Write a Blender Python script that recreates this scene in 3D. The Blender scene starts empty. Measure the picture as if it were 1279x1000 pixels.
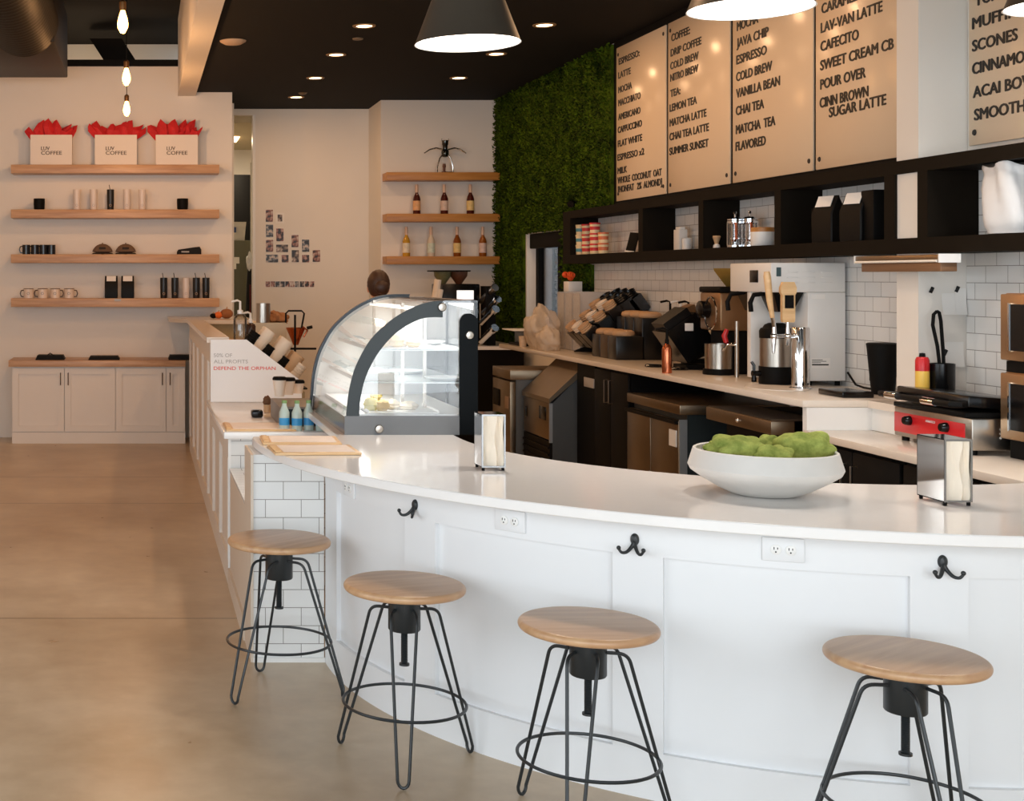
import bpy, bmesh, math, random
from mathutils import Vector, Matrix
random.seed(7)
R = math.radians
SC = bpy.context.scene
COL = SC.collection

# ------------------------------------------------------------------ camera, world, light, exposure
F = 1650.0                     # focal length in pixels of a 1279 px wide frame
cam = bpy.data.cameras.new('camera')
cam.sensor_width = 36; cam.sensor_fit = 'HORIZONTAL'
cam.lens = 36 * F / 1279
cam.shift_x = (639.5 - 175) / 1279          # view camera: level, looking along the hall, lens shifted
cam.shift_y = -(500 - 345) / 1279
cam.clip_start = .05
camo = bpy.data.objects.new('camera', cam); COL.objects.link(camo)
camo.location = (0, 0, 1.7); camo.rotation_euler = (R(90), 0, 0)
SC.camera = camo
SC.view_settings.view_transform = 'Standard'; SC.view_settings.look = 'None'
SC.view_settings.gamma = 1; SC.view_settings.use_curve_mapping = False
SC.view_settings.exposure = 0.0

W_ = bpy.data.worlds.new('world'); SC.world = W_; W_.use_nodes = True
bg = W_.node_tree.nodes['Background']
bg.inputs[0].default_value = (.80, .90, 1, 1); bg.inputs[1].default_value = 1.25

def lamp(kind, name, loc, power, color, size=.1, size_y=None, rot=(0, 0, 0), parent=None, spread=None):
    l = bpy.data.lights.new(name, kind); l.energy = power; l.color = color
    if kind == 'AREA':
        l.shape = 'RECTANGLE' if size_y else 'DISK'
        l.size = size
        if size_y: l.size_y = size_y
        if spread: l.spread = spread
    elif kind in ('POINT', 'SPOT'): l.shadow_soft_size = size
    o = bpy.data.objects.new(name, l); COL.objects.link(o); o.location = loc; o.rotation_euler = rot
    if parent: o.parent = parent; o.location = Vector(loc) - org[parent]
    return o
org = {}
WARM = (1, .59, .31); AMBER = (1, .50, .20); DAY = (.86, .94, 1)
# daylight through the storefront glazing behind the viewer and the windows of the left wall
lamp('AREA', 'storefront_daylight', (-.2, -1.85, 1.75), 262, DAY, 7.6, 3.0, (R(90), 0, 0))
lamp('AREA', 'side_window_daylight', (-4.35, 2.6, 1.75), 95, DAY, 2.6, 4.4, (0, R(-90), 0))

# ------------------------------------------------------------------ pixel -> place helpers
def Wd(px, py, Y): return Vector(((px - 175) / F * Y, Y, 1.7 - (py - 345) / F * Y))
def onX(px, py, X): return Wd(px, py, X * F / (px - 175))
def onZ(px, py, z): return Wd(px, py, (1.7 - z) * F / (py - 345))

# ------------------------------------------------------------------ materials
def lin(c):
    return tuple((v / 255 / 12.92) if v / 255 <= .04045 else ((v / 255 + .055) / 1.055) ** 2.4 for v in c[:3]) + (1,)
MATS = {}
def M(name, rgb, rough=.5, metal=0, var=.06, scale=12, bump=0, spec=.5, coat=0, trans=0, emit=0, ecol=None, alpha=1):
    if name in MATS: return MATS[name]
    m = bpy.data.materials.new(name); m.use_nodes = True; nt = m.node_tree; N = nt.nodes; L = nt.links
    p = N['Principled BSDF']
    c = lin(rgb)
    tc = N.new('ShaderNodeTexCoord'); nz = N.new('ShaderNodeTexNoise'); nz.inputs['Scale'].default_value = scale; nz.inputs['Detail'].default_value = 3
    L.new(tc.outputs['Object'], nz.inputs['Vector'])
    mx = N.new('ShaderNodeMix'); mx.data_type = 'RGBA'
    mx.inputs['A'].default_value = tuple(min(1, v * (1 - var)) for v in c[:3]) + (1,)
    mx.inputs['B'].default_value = tuple(min(1, v * (1 + var)) for v in c[:3]) + (1,)
    L.new(nz.outputs['Fac'], mx.inputs['Factor']); L.new(mx.outputs['Result'], p.inputs['Base Color'])
    p.inputs['Roughness'].default_value = rough; p.inputs['Metallic'].default_value = metal
    p.inputs['Specular IOR Level'].default_value = spec
    p.inputs['Coat Weight'].default_value = coat
    p.inputs['Transmission Weight'].default_value = trans
    p.inputs['Alpha'].default_value = alpha
    if emit:
        p.inputs['Emission Color'].default_value = lin(ecol or rgb); p.inputs['Emission Strength'].default_value = emit
    if bump:
        b = N.new('ShaderNodeBump'); b.inputs['Strength'].default_value = bump; b.inputs['Distance'].default_value = .01
        L.new(nz.outputs['Fac'], b.inputs['Height']); L.new(b.outputs['Normal'], p.inputs['Normal'])
    MATS[name] = m
    return m
def wood(name, a, b, axis='X', scale=6, rough=.4):
    if name in MATS: return MATS[name]
    m = bpy.data.materials.new(name); m.use_nodes = True; nt = m.node_tree; N = nt.nodes; L = nt.links; p = N['Principled BSDF']
    tc = N.new('ShaderNodeTexCoord'); mp = N.new('ShaderNodeMapping')
    s = [scale * 6] * 3; s['XYZ'.index(axis)] = scale * .55
    mp.inputs['Scale'].default_value = s
    L.new(tc.outputs['Object'], mp.inputs['Vector'])
    nz = N.new('ShaderNodeTexNoise'); nz.inputs['Scale'].default_value = 1; nz.inputs['Detail'].default_value = 5; nz.inputs['Distortion'].default_value = .6
    L.new(mp.outputs['Vector'], nz.inputs['Vector'])
    cr = N.new('ShaderNodeValToRGB'); cr.color_ramp.elements[0].position = .3; cr.color_ramp.elements[1].position = .72
    cr.color_ramp.elements[0].color = lin(a); cr.color_ramp.elements[1].color = lin(b)
    L.new(nz.outputs['Fac'], cr.inputs['Fac']); L.new(cr.outputs['Color'], p.inputs['Base Color'])
    p.inputs['Roughness'].default_value = rough
    MATS[name] = m; return m
def tile(name, axis):                     # glazed subway tile, running bond; axis = horizontal world axis of the wall
    m = bpy.data.materials.new(name); m.use_nodes = True; nt = m.node_tree; N = nt.nodes; L = nt.links; p = N['Principled BSDF']
    g = N.new('ShaderNodeNewGeometry'); sp = N.new('ShaderNodeSeparateXYZ'); cb = N.new('ShaderNodeCombineXYZ')
    L.new(g.outputs['Position'], sp.inputs[0]); L.new(sp.outputs[axis], cb.inputs[0])
    L.new(sp.outputs['Y' if axis == 'X' and name.endswith('flat') else 'Z'], cb.inputs[1])
    br = N.new('ShaderNodeTexBrick'); L.new(cb.outputs[0], br.inputs['Vector'])
    br.inputs['Scale'].default_value = 1; br.inputs['Brick Width'].default_value = .158; br.inputs['Row Height'].default_value = .0795
    br.inputs['Mortar Size'].default_value = .0016; br.inputs['Mortar Smooth'].default_value = .1
    br.inputs['Color1'].default_value = lin((233, 232, 229)); br.inputs['Color2'].default_value = lin((226, 226, 224)); br.inputs['Mortar'].default_value = lin((140, 136, 130))
    L.new(br.outputs['Color'], p.inputs['Base Color'])
    b = N.new('ShaderNodeBump'); b.invert = True; b.inputs['Strength'].default_value = .4; b.inputs['Distance'].default_value = .003
    L.new(br.outputs['Fac'], b.inputs['Height']); L.new(b.outputs['Normal'], p.inputs['Normal'])
    p.inputs['Roughness'].default_value = .16
    return m
TILE_Y = tile('subway_tile_side', 'Y'); TILE_X = tile('subway_tile_end', 'X'); TILE_F = tile('subway_tile_flat', 'X')
PAINT = M('white_wall_paint', (232, 226, 217), .7, var=.02, scale=3)
TRIM = M('white_satin_paint', (235, 234, 231), .38, var=.015, scale=4)
PANEL = M('bar_front_paint', (232, 233, 234), .4, var=.015, scale=4)
BLACKC = M('black_ceiling_paint', (17, 15, 13), .85, var=.1, scale=2, spec=.2)
BLACK = M('black_paint', (17, 16, 15), .55, var=.1, spec=.1)
SHELFB = M('dark_brown_black_laminate', (24, 19, 13), .7, var=.1, spec=.08)
BLACKM = M('black_powder_coated_metal', (34, 38, 40), .38, var=.08, scale=40)
BLACKG = M('gloss_black_plastic', (12, 12, 13), .2, var=.1, spec=.35)
BLACKF = M('black_fabric', (24, 23, 23), .9, var=.2, scale=60)
QUARTZ = M('white_quartz', (244, 241, 238), .12, var=.02, scale=30)
QUARTZB = M('cream_quartz', (226, 214, 200), .16, var=.03, scale=30)
STEEL = M('brushed_steel', (176, 168, 158), .28, 1, var=.08, scale=20)
DSTEEL = M('warm_dark_steel', (142, 126, 106), .36, 1, var=.08, scale=10)
CHROME = M('polished_chrome', (225, 226, 228), .07, 1, var=.02)
COPPER = M('copper', (205, 120, 84), .25, 1, var=.05)
WHITEP = M('white_plastic', (236, 235, 232), .35, var=.02)
WHITEM = M('white_enamel', (230, 228, 224), .3, var=.02)
GREYM = M('grey_painted_steel', (92, 97, 100), .4, var=.05)
PAPER = M('white_paper', (240, 236, 230), .8, var=.03)
KRAFT = M('kraft_paper', (196, 160, 122), .8, var=.08, scale=20)
RED = M('red_tissue', (208, 34, 38), .7, var=.2, scale=25)
INK = M('black_letter_plastic', (22, 18, 16), .5, var=.1)
OAK = wood('light_oak_lengthwise', (176, 132, 96), (214, 172, 134), 'X', 4)
OAKG = wood('golden_oak_lengthwise', (168, 112, 50), (196, 140, 74), 'X', 4)
SEATW = wood('honey_ash_seat', (184, 140, 103), (206, 167, 127), 'X', 5, .34)
CLIPW = wood('pale_maple', (214, 172, 122), (234, 198, 150), 'X', 5)
BOARDM = M('cream_acrylic', (224, 201, 172), .2, var=.01, scale=2, spec=.22)
def glass(name, tint=(1, 1, 1), rough=.0, mixf=.88):      # thin clear sheet: mostly transparent with a glossy reflection
    m = bpy.data.materials.new(name); m.use_nodes = True; nt = m.node_tree; N = nt.nodes; L = nt.links
    N.remove(N['Principled BSDF'])
    t = N.new('ShaderNodeBsdfTransparent'); t.inputs[0].default_value = (*tint, 1)
    g = N.new('ShaderNodeBsdfGlossy'); g.inputs['Roughness'].default_value = rough + .02
    fr = N.new('ShaderNodeFresnel'); fr.inputs['IOR'].default_value = 1.45
    nz = N.new('ShaderNodeTexNoise'); nz.inputs['Scale'].default_value = 2
    ma = N.new('ShaderNodeMath'); ma.operation = 'MULTIPLY_ADD'; ma.inputs[1].default_value = .9
    mb = N.new('ShaderNodeMath'); mb.operation = 'MULTIPLY'; mb.inputs[1].default_value = (1 - mixf) * .6
    L.new(nz.outputs['Fac'], mb.inputs[0]); L.new(fr.outputs[0], ma.inputs[0]); L.new(mb.outputs[0], ma.inputs[2])
    mx = N.new('ShaderNodeMixShader'); L.new(ma.outputs[0], mx.inputs[0]); L.new(t.outputs[0], mx.inputs[1]); L.new(g.outputs[0], mx.inputs[2])
    L.new(mx.outputs[0], N['Material Output'].inputs['Surface'])
    return m
GLASS = glass('clear_glass'); SHEET = glass('clear_acrylic', (.93, .92, .90), .12, .7)

def floor_mat():
    m = bpy.data.materials.new('polished_concrete'); m.use_nodes = True; nt = m.node_tree; N = nt.nodes; L = nt.links; p = N['Principled BSDF']
    g = N.new('ShaderNodeNewGeometry')
    n1 = N.new('ShaderNodeTexNoise'); n1.inputs['Scale'].default_value = .9; n1.inputs['Detail'].default_value = 6; n1.inputs['Roughness'].default_value = .6
    n2 = N.new('ShaderNodeTexNoise'); n2.inputs['Scale'].default_value = 9; n2.inputs['Detail'].default_value = 5
    L.new(g.outputs['Position'], n1.inputs['Vector']); L.new(g.outputs['Position'], n2.inputs['Vector'])
    ad = N.new('ShaderNodeMath'); ad.operation = 'MULTIPLY_ADD'; ad.inputs[1].default_value = .35
    L.new(n2.outputs['Fac'], ad.inputs[0]); L.new(n1.outputs['Fac'], ad.inputs[2])
    cr = N.new('ShaderNodeValToRGB'); e = cr.color_ramp.elements
    e[0].position = .45; e[0].color = lin((172, 146, 114)); e[1].position = .9; e[1].color = lin((212, 192, 164))
    L.new(ad.outputs[0], cr.inputs['Fac'])
    # saw-cut joints every 4.6 m
    sp = N.new('ShaderNodeSeparateXYZ'); L.new(g.outputs['Position'], sp.inputs[0])
    mk = None
    for yj in (6.57, 9.9, 11.2):
        s = N.new('ShaderNodeMath'); s.operation = 'SUBTRACT'; s.inputs[1].default_value = yj; L.new(sp.outputs['Y'], s.inputs[0])
        a = N.new('ShaderNodeMath'); a.operation = 'ABSOLUTE'; L.new(s.outputs[0], a.inputs[0])
        lt = N.new('ShaderNodeMath'); lt.operation = 'LESS_THAN'; lt.inputs[1].default_value = .012; L.new(a.outputs[0], lt.inputs[0])
        if mk is None: mk = lt
        else:
            q = N.new('ShaderNodeMath'); q.operation = 'ADD'; L.new(mk.outputs[0], q.inputs[0]); L.new(lt.outputs[0], q.inputs[1]); mk = q
    sc = N.new('ShaderNodeMath'); sc.operation = 'MULTIPLY'; sc.inputs[1].default_value = .45; L.new(mk.outputs[0], sc.inputs[0])
    mx = N.new('ShaderNodeMix'); mx.data_type = 'RGBA'; mx.inputs['B'].default_value = lin((96, 72, 50))
    L.new(sc.outputs[0], mx.inputs['Factor']); L.new(cr.outputs['Color'], mx.inputs['A']); L.new(mx.outputs['Result'], p.inputs['Base Color'])
    rr = N.new('ShaderNodeMapRange'); rr.inputs['To Min'].default_value = .22; rr.inputs['To Max'].default_value = .42
    L.new(n2.outputs['Fac'], rr.inputs['Value']); L.new(rr.outputs[0], p.inputs['Roughness'])
    return m
CONCRETE = floor_mat()

# ------------------------------------------------------------------ mesh builder
class B:
    def __init__(s): s.bm = bmesh.new()
    def _add(s, vs, fs):
        v = [s.bm.verts.new(p) for p in vs]
        out = []
        for f in fs:
            try: out.append(s.bm.faces.new([v[i] for i in f]))
            except ValueError: pass
        return v, out
    def box(s, x0, y0, z0, x1, y1, z1, bev=0, seg=2, mat=None):
        if x0 > x1: x0, x1 = x1, x0
        if y0 > y1: y0, y1 = y1, y0
        if z0 > z1: z0, z1 = z1, z0
        v, f = s._add([(x, y, z) for z in (z0, z1) for y in (y0, y1) for x in (x0, x1)],
                      [(0, 2, 3, 1), (4, 5, 7, 6), (0, 1, 5, 4), (1, 3, 7, 5), (3, 2, 6, 7), (2, 0, 4, 6)])
        if mat is not None:
            for q in v: q.co = mat @ q.co
        if bev:
            es = list({e for q in f for e in q.edges})
            bmesh.ops.bevel(s.bm, geom=es, offset=min(bev, .45 * min(x1 - x0, y1 - y0, z1 - z0)), segments=seg, profile=.5, affect='EDGES')
        return s
    def ring_sweep(s, rings, closed_u=True, cap=True, closed_v=False):
        vs = [[s.bm.verts.new(p) for p in r] for r in rings]
        n = len(vs[0]); m = len(vs)
        for i in range(m if closed_v else m - 1):
            a, b = vs[i], vs[(i + 1) % m]
            for j in range(n if closed_u else n - 1):
                k = (j + 1) % n
                try: s.bm.faces.new((a[j], a[k], b[k], b[j]))
                except ValueError: pass
        if cap and closed_u and not closed_v:
            for r, fl in ((vs[0], True), (vs[-1], False)):
                try: s.bm.faces.new(r[::-1] if fl else r)
                except ValueError: pass
        return s
    def cyl(s, p0, p1, r0, r1=None, n=24, cap=True):
        p0, p1 = Vector(p0), Vector(p1); r1 = r0 if r1 is None else r1
        d = (p1 - p0).normalized(); u = d.orthogonal().normalized(); w = d.cross(u)
        an = [2 * math.pi * i / n for i in range(n)]
        return s.ring_sweep([[p + (u * math.cos(a) + w * math.sin(a)) * r for a in an] for p, r in ((p0, r0), (p1, r1))], cap=cap)
    def tube(s, pts, r, n=8, closed=False, rs=None):
        pts = [Vector(p) for p in pts]; m = len(pts); rings = []
        u = None
        for i, p in enumerate(pts):
            a = pts[i - 1] if (i or closed) else p; b = pts[(i + 1) % m] if (i < m - 1 or closed) else p
            d = (b - a).normalized()
            if u is None: u = d.orthogonal().normalized()
            u = (u - d * u.dot(d))
            u = u.normalized() if u.length > 1e-6 else d.orthogonal().normalized()
            w = d.cross(u); rr = rs[i] if rs else r
            rings.append([p + (u * math.cos(2 * math.pi * k / n) + w * math.sin(2 * math.pi * k / n)) * rr for k in range(n)])
        return s.ring_sweep(rings, closed_v=closed)
    def lathe(s, prof, c=(0, 0, 0), n=32, mat=None, cap=True, sy=1):
        c = Vector(c); rings = []
        for r, z in prof:
            ring = []
            for k in range(n):
                a = 2 * math.pi * k / n
                q = Vector((max(r, 1e-4) * math.cos(a), sy * max(r, 1e-4) * math.sin(a), z))
                if mat is not None: q = mat @ q
                ring.append(q + c)
            rings.append(ring)
        return s.ring_sweep(rings, cap=cap)
    def prism(s, pts, f):            # pts: 2D outline; f(u, v, w) -> point, w in (0, 1)
        n = len(pts)
        v = [s.bm.verts.new(f(u, q, w)) for w in (0, 1) for u, q in pts]
        for fc in (v[:n][::-1], v[n:]):
            try: s.bm.faces.new(fc)
            except ValueError: pass
        for i in range(n):
            j = (i + 1) % n; s.bm.faces.new((v[i], v[j], v[n + j], v[n + i]))
        return s
    def loopprism(s, outer, inner, f):      # ring between two outlines with the same point count
        n = len(outer)
        v = [[s.bm.verts.new(f(u, q, w)) for u, q in pp] for w in (0, 1) for pp in (outer, inner)]
        o0, i0, o1, i1 = v
        for i in range(n):
            j = (i + 1) % n
            for fc in ((o0[j], o0[i], i0[i], i0[j]), (o1[i], o1[j], i1[j], i1[i]), (o0[i], o0[j], o1[j], o1[i]), (i0[j], i0[i], i1[i], i1[j])):
                s.bm.faces.new(fc)
        return s
    def arc(s, c, r0, r1, a0, a1, z0, z1, n=24):
        rings = []
        for i in range(n + 1):
            a = R(a0 + (a1 - a0) * i / n); ca, sa = math.cos(a), math.sin(a)
            rings.append([(c[0] + r * ca, c[1] + r * sa, z) for r, z in ((r0, z0), (r1, z0), (r1, z1), (r0, z1))])
        return s.ring_sweep(rings)
    def ball(s, c, r, n=16, m=10, f=None):
        c = Vector(c); r = Vector((r, r, r)) if not hasattr(r, '__len__') else Vector(r); rings = []
        for i in range(m + 1):
            t = math.pi * i / m; ring = []
            for k in range(n):
                a = 2 * math.pi * k / n
                d = Vector((math.sin(t) * math.cos(a), math.sin(t) * math.sin(a), -math.cos(t)))
                if i in (0, m): d = Vector((1e-3 * math.cos(a), 1e-3 * math.sin(a), d.z))
                q = Vector((d.x * r.x, d.y * r.y, d.z * r.z))
                if f: q *= f(d)
                ring.append(c + q)
            rings.append(ring)
        return s.ring_sweep(rings)
    def quad(s, a, b, c, d): s._add([a, b, c, d], [(0, 1, 2, 3)]); return s
    def obj(s, name, mat, parent=None, smooth=38, normals=True):
        bm = s.bm
        if normals: bmesh.ops.recalc_face_normals(bm, faces=bm.faces)
        if parent is None:
            xs = [v.co for v in bm.verts]
            o0 = Vector(((min(p.x for p in xs) + max(p.x for p in xs)) / 2, (min(p.y for p in xs) + max(p.y for p in xs)) / 2, min(p.z for p in xs)))
        else: o0 = org[parent]
        bmesh.ops.translate(bm, verts=bm.verts, vec=-o0)
        if smooth:
            for f in bm.faces: f.smooth = True
            for e in bm.edges:
                if len(e.link_faces) == 2 and e.calc_face_angle(0) > R(smooth): e.smooth = False
        me = bpy.data.meshes.new(name); bm.to_mesh(me); bm.free()
        me.materials.append(mat)
        o = bpy.data.objects.new(name, me); COL.objects.link(o)
        if parent is None: o.location = o0; org[o] = o0
        else: o.parent = parent; org[o] = o0
        return o
def smooth3(p, k=5):
    q = []
    for i in range(len(p) - 1):
        a, b_, c_, d_ = p[max(i - 1, 0)], p[i], p[i + 1], p[min(i + 2, len(p) - 1)]
        for j in range(k):
            t_ = j / k; q.append(.5 * (2 * b_ + (c_ - a) * t_ + (2 * a - 5 * b_ + 4 * c_ - d_) * t_ ** 2 + (3 * b_ - a - 3 * c_ + d_) * t_ ** 3))
    return q + [p[-1]]
def tag(o, label, cat, group=None, kind=None):
    if label: o['label'] = label
    if cat: o['category'] = cat
    if group: o['group'] = group
    if kind: o['kind'] = kind
    return o
def thing(name, label, cat, loc=(0, 0, 0), group=None):
    o = bpy.data.objects.new(name, None); COL.objects.link(o); o.empty_display_size = .05
    o.location = loc; org[o] = Vector(loc)
    return tag(o, label, cat, group)
def struct(o): o['kind'] = 'structure'; return o
def dup(root, loc, label=None, group=None, rotz=None):
    c = root.copy(); COL.objects.link(c); c.location = loc; org[c] = Vector(loc)
    if rotz is not None: c.rotation_euler = (0, 0, rotz)
    if label: c['label'] = label
    if group: c['group'] = group
    for ch in list(root.children):
        d = ch.copy(); COL.objects.link(d); d.parent = c
        for g in list(ch.children):
            e = g.copy(); COL.objects.link(e); e.parent = d
    return c
ORD = ['leftmost', 'second from left', 'third from left', 'fourth from left', 'fifth from left', 'sixth from left']

def text_mesh(body, w, h, depth=.004, bold=.0, align_w=True):
    cu = bpy.data.curves.new('t', 'FONT'); cu.body = body; cu.size = 1; cu.offset = bold; cu.resolution_u = 3
    o = bpy.data.objects.new('t', cu); COL.objects.link(o)
    dg = bpy.context.evaluated_depsgraph_get(); dg.update()
    me = bpy.data.meshes.new_from_object(o.evaluated_get(dg))
    bpy.data.objects.remove(o); bpy.data.curves.remove(cu)
    xs = [v.co.x for v in me.vertices]
    x0, x1 = min(xs), max(xs)
    sx = w / (x1 - x0) if align_w else h / .73
    sy = h / .73                                  # cap height of the default face
    pts = [((v.co.x - x0) * sx, v.co.y * sy) for v in me.vertices]
    fs = [list(p.vertices) for p in me.polygons]
    bpy.data.meshes.remove(me)
    return pts, fs, (x1 - x0) * sx
def add_text(b, body, f, w, h, bold=.0, depth=.003, align_w=True):
    """f(u, v, d) -> world point, d = depth off the surface"""
    pts0, fs, ww = text_mesh(body, w, h, align_w=align_w)
    for k, (du, dv) in enumerate([(0, 0)] + ([(bold * h, 0), (-bold * h, 0), (0, bold * h * .6), (0, -bold * h * .6)] if bold else [])):
        _text_shell(b, [(u + du, v + dv) for u, v in pts0], fs, f, depth + k * 1e-5)
    return ww
def _text_shell(b, pts, fs, f, depth):
    b._add([f(u, v, depth) for u, v in pts], fs)
    n = len(pts)
    # side walls from boundary edges
    cnt = {}
    for q in fs:
        for i in range(len(q)):
            e = (q[i], q[(i + 1) % len(q)]); cnt[e] = cnt.get(e, 0) + 1
    for (i, j) in list(cnt):
        if (j, i) not in cnt:
            b._add([f(*pts[j], depth), f(*pts[i], depth), f(*pts[i], 0), f(*pts[j], 0)], [(0, 1, 2, 3)])

# ================================================================== THE SETTING
CZ = 3.643
struct(B().box(-4.6, -2.1, -.1, 4.15, 19, 0).obj('floor', CONCRETE))
# left back wall, with the dark open deck above the hall
struct(B().box(-4.5, 13.95, 0, .972, 14.07, 3.915).obj('wall_back', PAINT))
struct(B().box(-4.5, 13.93, 3.915, .40, 14.09, 3.985).obj('trim_1', BLACK))
struct(B().box(-4.5, 15.5, 0, .972, 15.6, 4.42).box(.972, 14.07, 0, 1.0, 15.34, CZ - .1).obj('wall_store', PAINT))
struct(B().box(-4.5, -2.1, 4.42, .60, 15.6, 4.52).obj('ceiling_deck', BLACKC))
struct(B().box(.585, -2.1, CZ, 4.15, 15.46, CZ + .1).obj('ceiling', BLACKC))
struct(B().box(.40, -2.1, 3.602, .585, 13.95, 4.42).obj('trim_2', PAINT))       # the boxed beam
struct(B().box(1.31, 15.34, 0, 2.655, 15.46, CZ).box(.972, 15.34, 3.57, 1.31, 15.46, CZ).obj('wall_hall', PAINT))
struct(B().box(1.305, 15.30, 0, 1.335, 15.47, 3.57).obj('trim_3', TRIM))
struct(B().box(2.655, 14.57, 0, 3.95, 14.69, CZ).box(2.655, 14.69, 0, 2.70, 15.34, CZ).obj('wall_alcove', PAINT))
# room behind the hall opening
struct(B().box(.3, 18.8, 0, 2.6, 18.9, 3.6).box(.2, 15.6, 0, .3, 18.9, 3.6).box(2.5, 15.46, 0, 2.6, 18.9, 3.6).obj('wall_storeroom', PAINT))
struct(B().box(.2, 15.46, 3.5, 2.6, 18.9, 3.6).obj('ceiling_storeroom', M('storeroom_ceiling', (186, 172, 140), .8)))
# right wall, with the service window opening (Y 12.25-13.52, z 1.12-2.13)
WX = 3.95
w = B().box(WX, -2.1, 0, WX + .2, 12.25, CZ).box(WX, 13.52, 0, WX + .2, 14.69, CZ).box(WX, 12.25, 2.13, WX + .2, 13.52, CZ).box(WX, 12.25, 0, WX + .2, 13.52, 1.12)
struct(w.obj('wall_right', PAINT))
struct(B().box(WX - .006, 6.489, .9, WX - .0005, 11.47, 2.262).obj('wall_tile', TILE_Y))
struct(B().box(WX - .006, 3.0, .9, WX - .0005, 6.304, 2.262).obj('wall_tile', TILE_Y))
struct(B().box(WX - .008, 6.49, 2.262, WX - .0005, 10.99, CZ).obj('trim_4', BLACK))     # black panel behind the menu boards
struct(B().box(3.715, 6.306, .945, WX - .001, 6.487, CZ).obj('trim_5', PAINT))              # boxed column
# left wall with a wide window; storefront behind the viewer
struct(B().box(-4.6, -2.1, 0, -4.5, .3, 4.52).box(-4.6, 4.9, 0, -4.5, 15.6, 4.52).box(-4.6, .3, 0, -4.5, 4.9, .4).box(-4.6, .3, 3.1, -4.5, 4.9, 4.52).obj('wall_left', PAINT))
fr = B().box(-4.6, -2.1, 3.3, 4.15, -2.0, 4.52).box(-4.6, -2.1, 0, 4.15, -2.0, .2)
for x in (-4.5, -2.4, -.3, 1.8, 3.9): fr.box(x - .06, -2.1, 0, x + .06, -2.0, 3.4)
struct(fr.obj('wall_front', PAINT))
# service window in the green wall
wn = B()
wn.box(4.05, 12.27, 1.14, 4.12, 12.34, 2.13).box(4.05, 13.44, 1.14, 4.12, 13.52, 2.13).box(4.05, 12.27, 1.12, 4.12, 13.52, 1.18).box(4.05, 12.27, 2.07, 4.12, 13.52, 2.13).box(4.04, 12.72, 1.14, 4.11, 12.78, 2.1)
win = wn.obj('window_1', BLACK); struct(win)
wp = B().box(4.08, 12.3, 1.15, 4.086, 13.48, 2.1).obj('pane', GLASS, win)
struct(B().box(WX + .001, 12.26, 1.121, 4.14, 13.51, 1.135).box(WX + .001, 13.50, 1.135, 4.045, 13.519, 2.129).obj('window_reveal', WHITEP))
o = B().box(3.95, 12.262, 1.98, 4.03, 13.40, 2.128, .01).obj('roller_blind_box', BLACK)
tag(o, 'black blind box across the top of the service window', 'blind')
o = B().box(4.6, 9, -.1, 14, 22, 0).obj('floor_outside', M('outdoor_paving', (178, 176, 170), .9)); struct(o)

# moss wall: a backing of uneven turf with thousands of small leaves
random.seed(3)
mb = B()
def mossbox(y0, y1, z0, z1):
    mb.box(WX - .03, y0, z0, WX - .001, y1, z1)
    n = int((y1 - y0) * (z1 - z0) * 4200)
    vs, fs = [], []
    for i in range(n):
        c = Vector((WX - .03 - random.random() ** 2 * .035, random.uniform(y0 - .012, y1 + .012), random.uniform(z0 - .01, z1 + .01)))
        d = Vector((-random.uniform(.1, 1), random.uniform(-1, 1), random.uniform(-.6, 1))).normalized()
        u = d.orthogonal().normalized(); u.rotate(Matrix.Rotation(random.uniform(0, 6.28), 3, d))
        l = random.uniform(.014, .034); k = len(vs)
        vs += [c - u * l * .35, c + d * l, c + u * l * .35, c - d * l * .3]; fs.append((k, k + 1, k + 2, k + 3))
    v = [mb.bm.verts.new(p) for p in vs]
    for f in fs: mb.bm.faces.new([v[i] for i in f])
mossbox(13.53, 14.56, .95, 3.63); mossbox(12.24, 13.53, 2.14, 3.63); mossbox(11.0, 12.24, 2.27, 3.63); mossbox(11.48, 12.24, 1.1, 1.80); mossbox(11.59, 12.24, 1.80, 2.27)
def moss_mat(name, a, b, sc):
    m = bpy.data.materials.new(name); m.use_nodes = True; nt = m.node_tree; N = nt.nodes; L = nt.links; p = N['Principled BSDF']
    tc = N.new('ShaderNodeTexCoord'); nz = N.new('ShaderNodeTexNoise'); nz.inputs['Scale'].default_value = sc; nz.inputs['Detail'].default_value = 8; nz.inputs['Roughness'].default_value = .75
    L.new(tc.outputs['Object'], nz.inputs['Vector'])
    cr = N.new('ShaderNodeValToRGB'); cr.color_ramp.elements[0].position = .35; cr.color_ramp.elements[1].position = .68
    cr.color_ramp.elements[0].color = lin(a); cr.color_ramp.elements[1].color = lin(b)
    L.new(nz.outputs['Fac'], cr.inputs['Fac']); L.new(cr.outputs['Color'], p.inputs['Base Color']); p.inputs['Roughness'].default_value = .85
    p.inputs['Specular IOR Level'].default_value = .1
    return m
o = mb.obj('moss_wall', moss_mat('moss', (16, 30, 6), (84, 108, 20), 5), smooth=0, normals=False)
tag(o, 'dense green moss and leaf panel covering the far right wall', 'green wall', kind='stuff')

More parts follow.
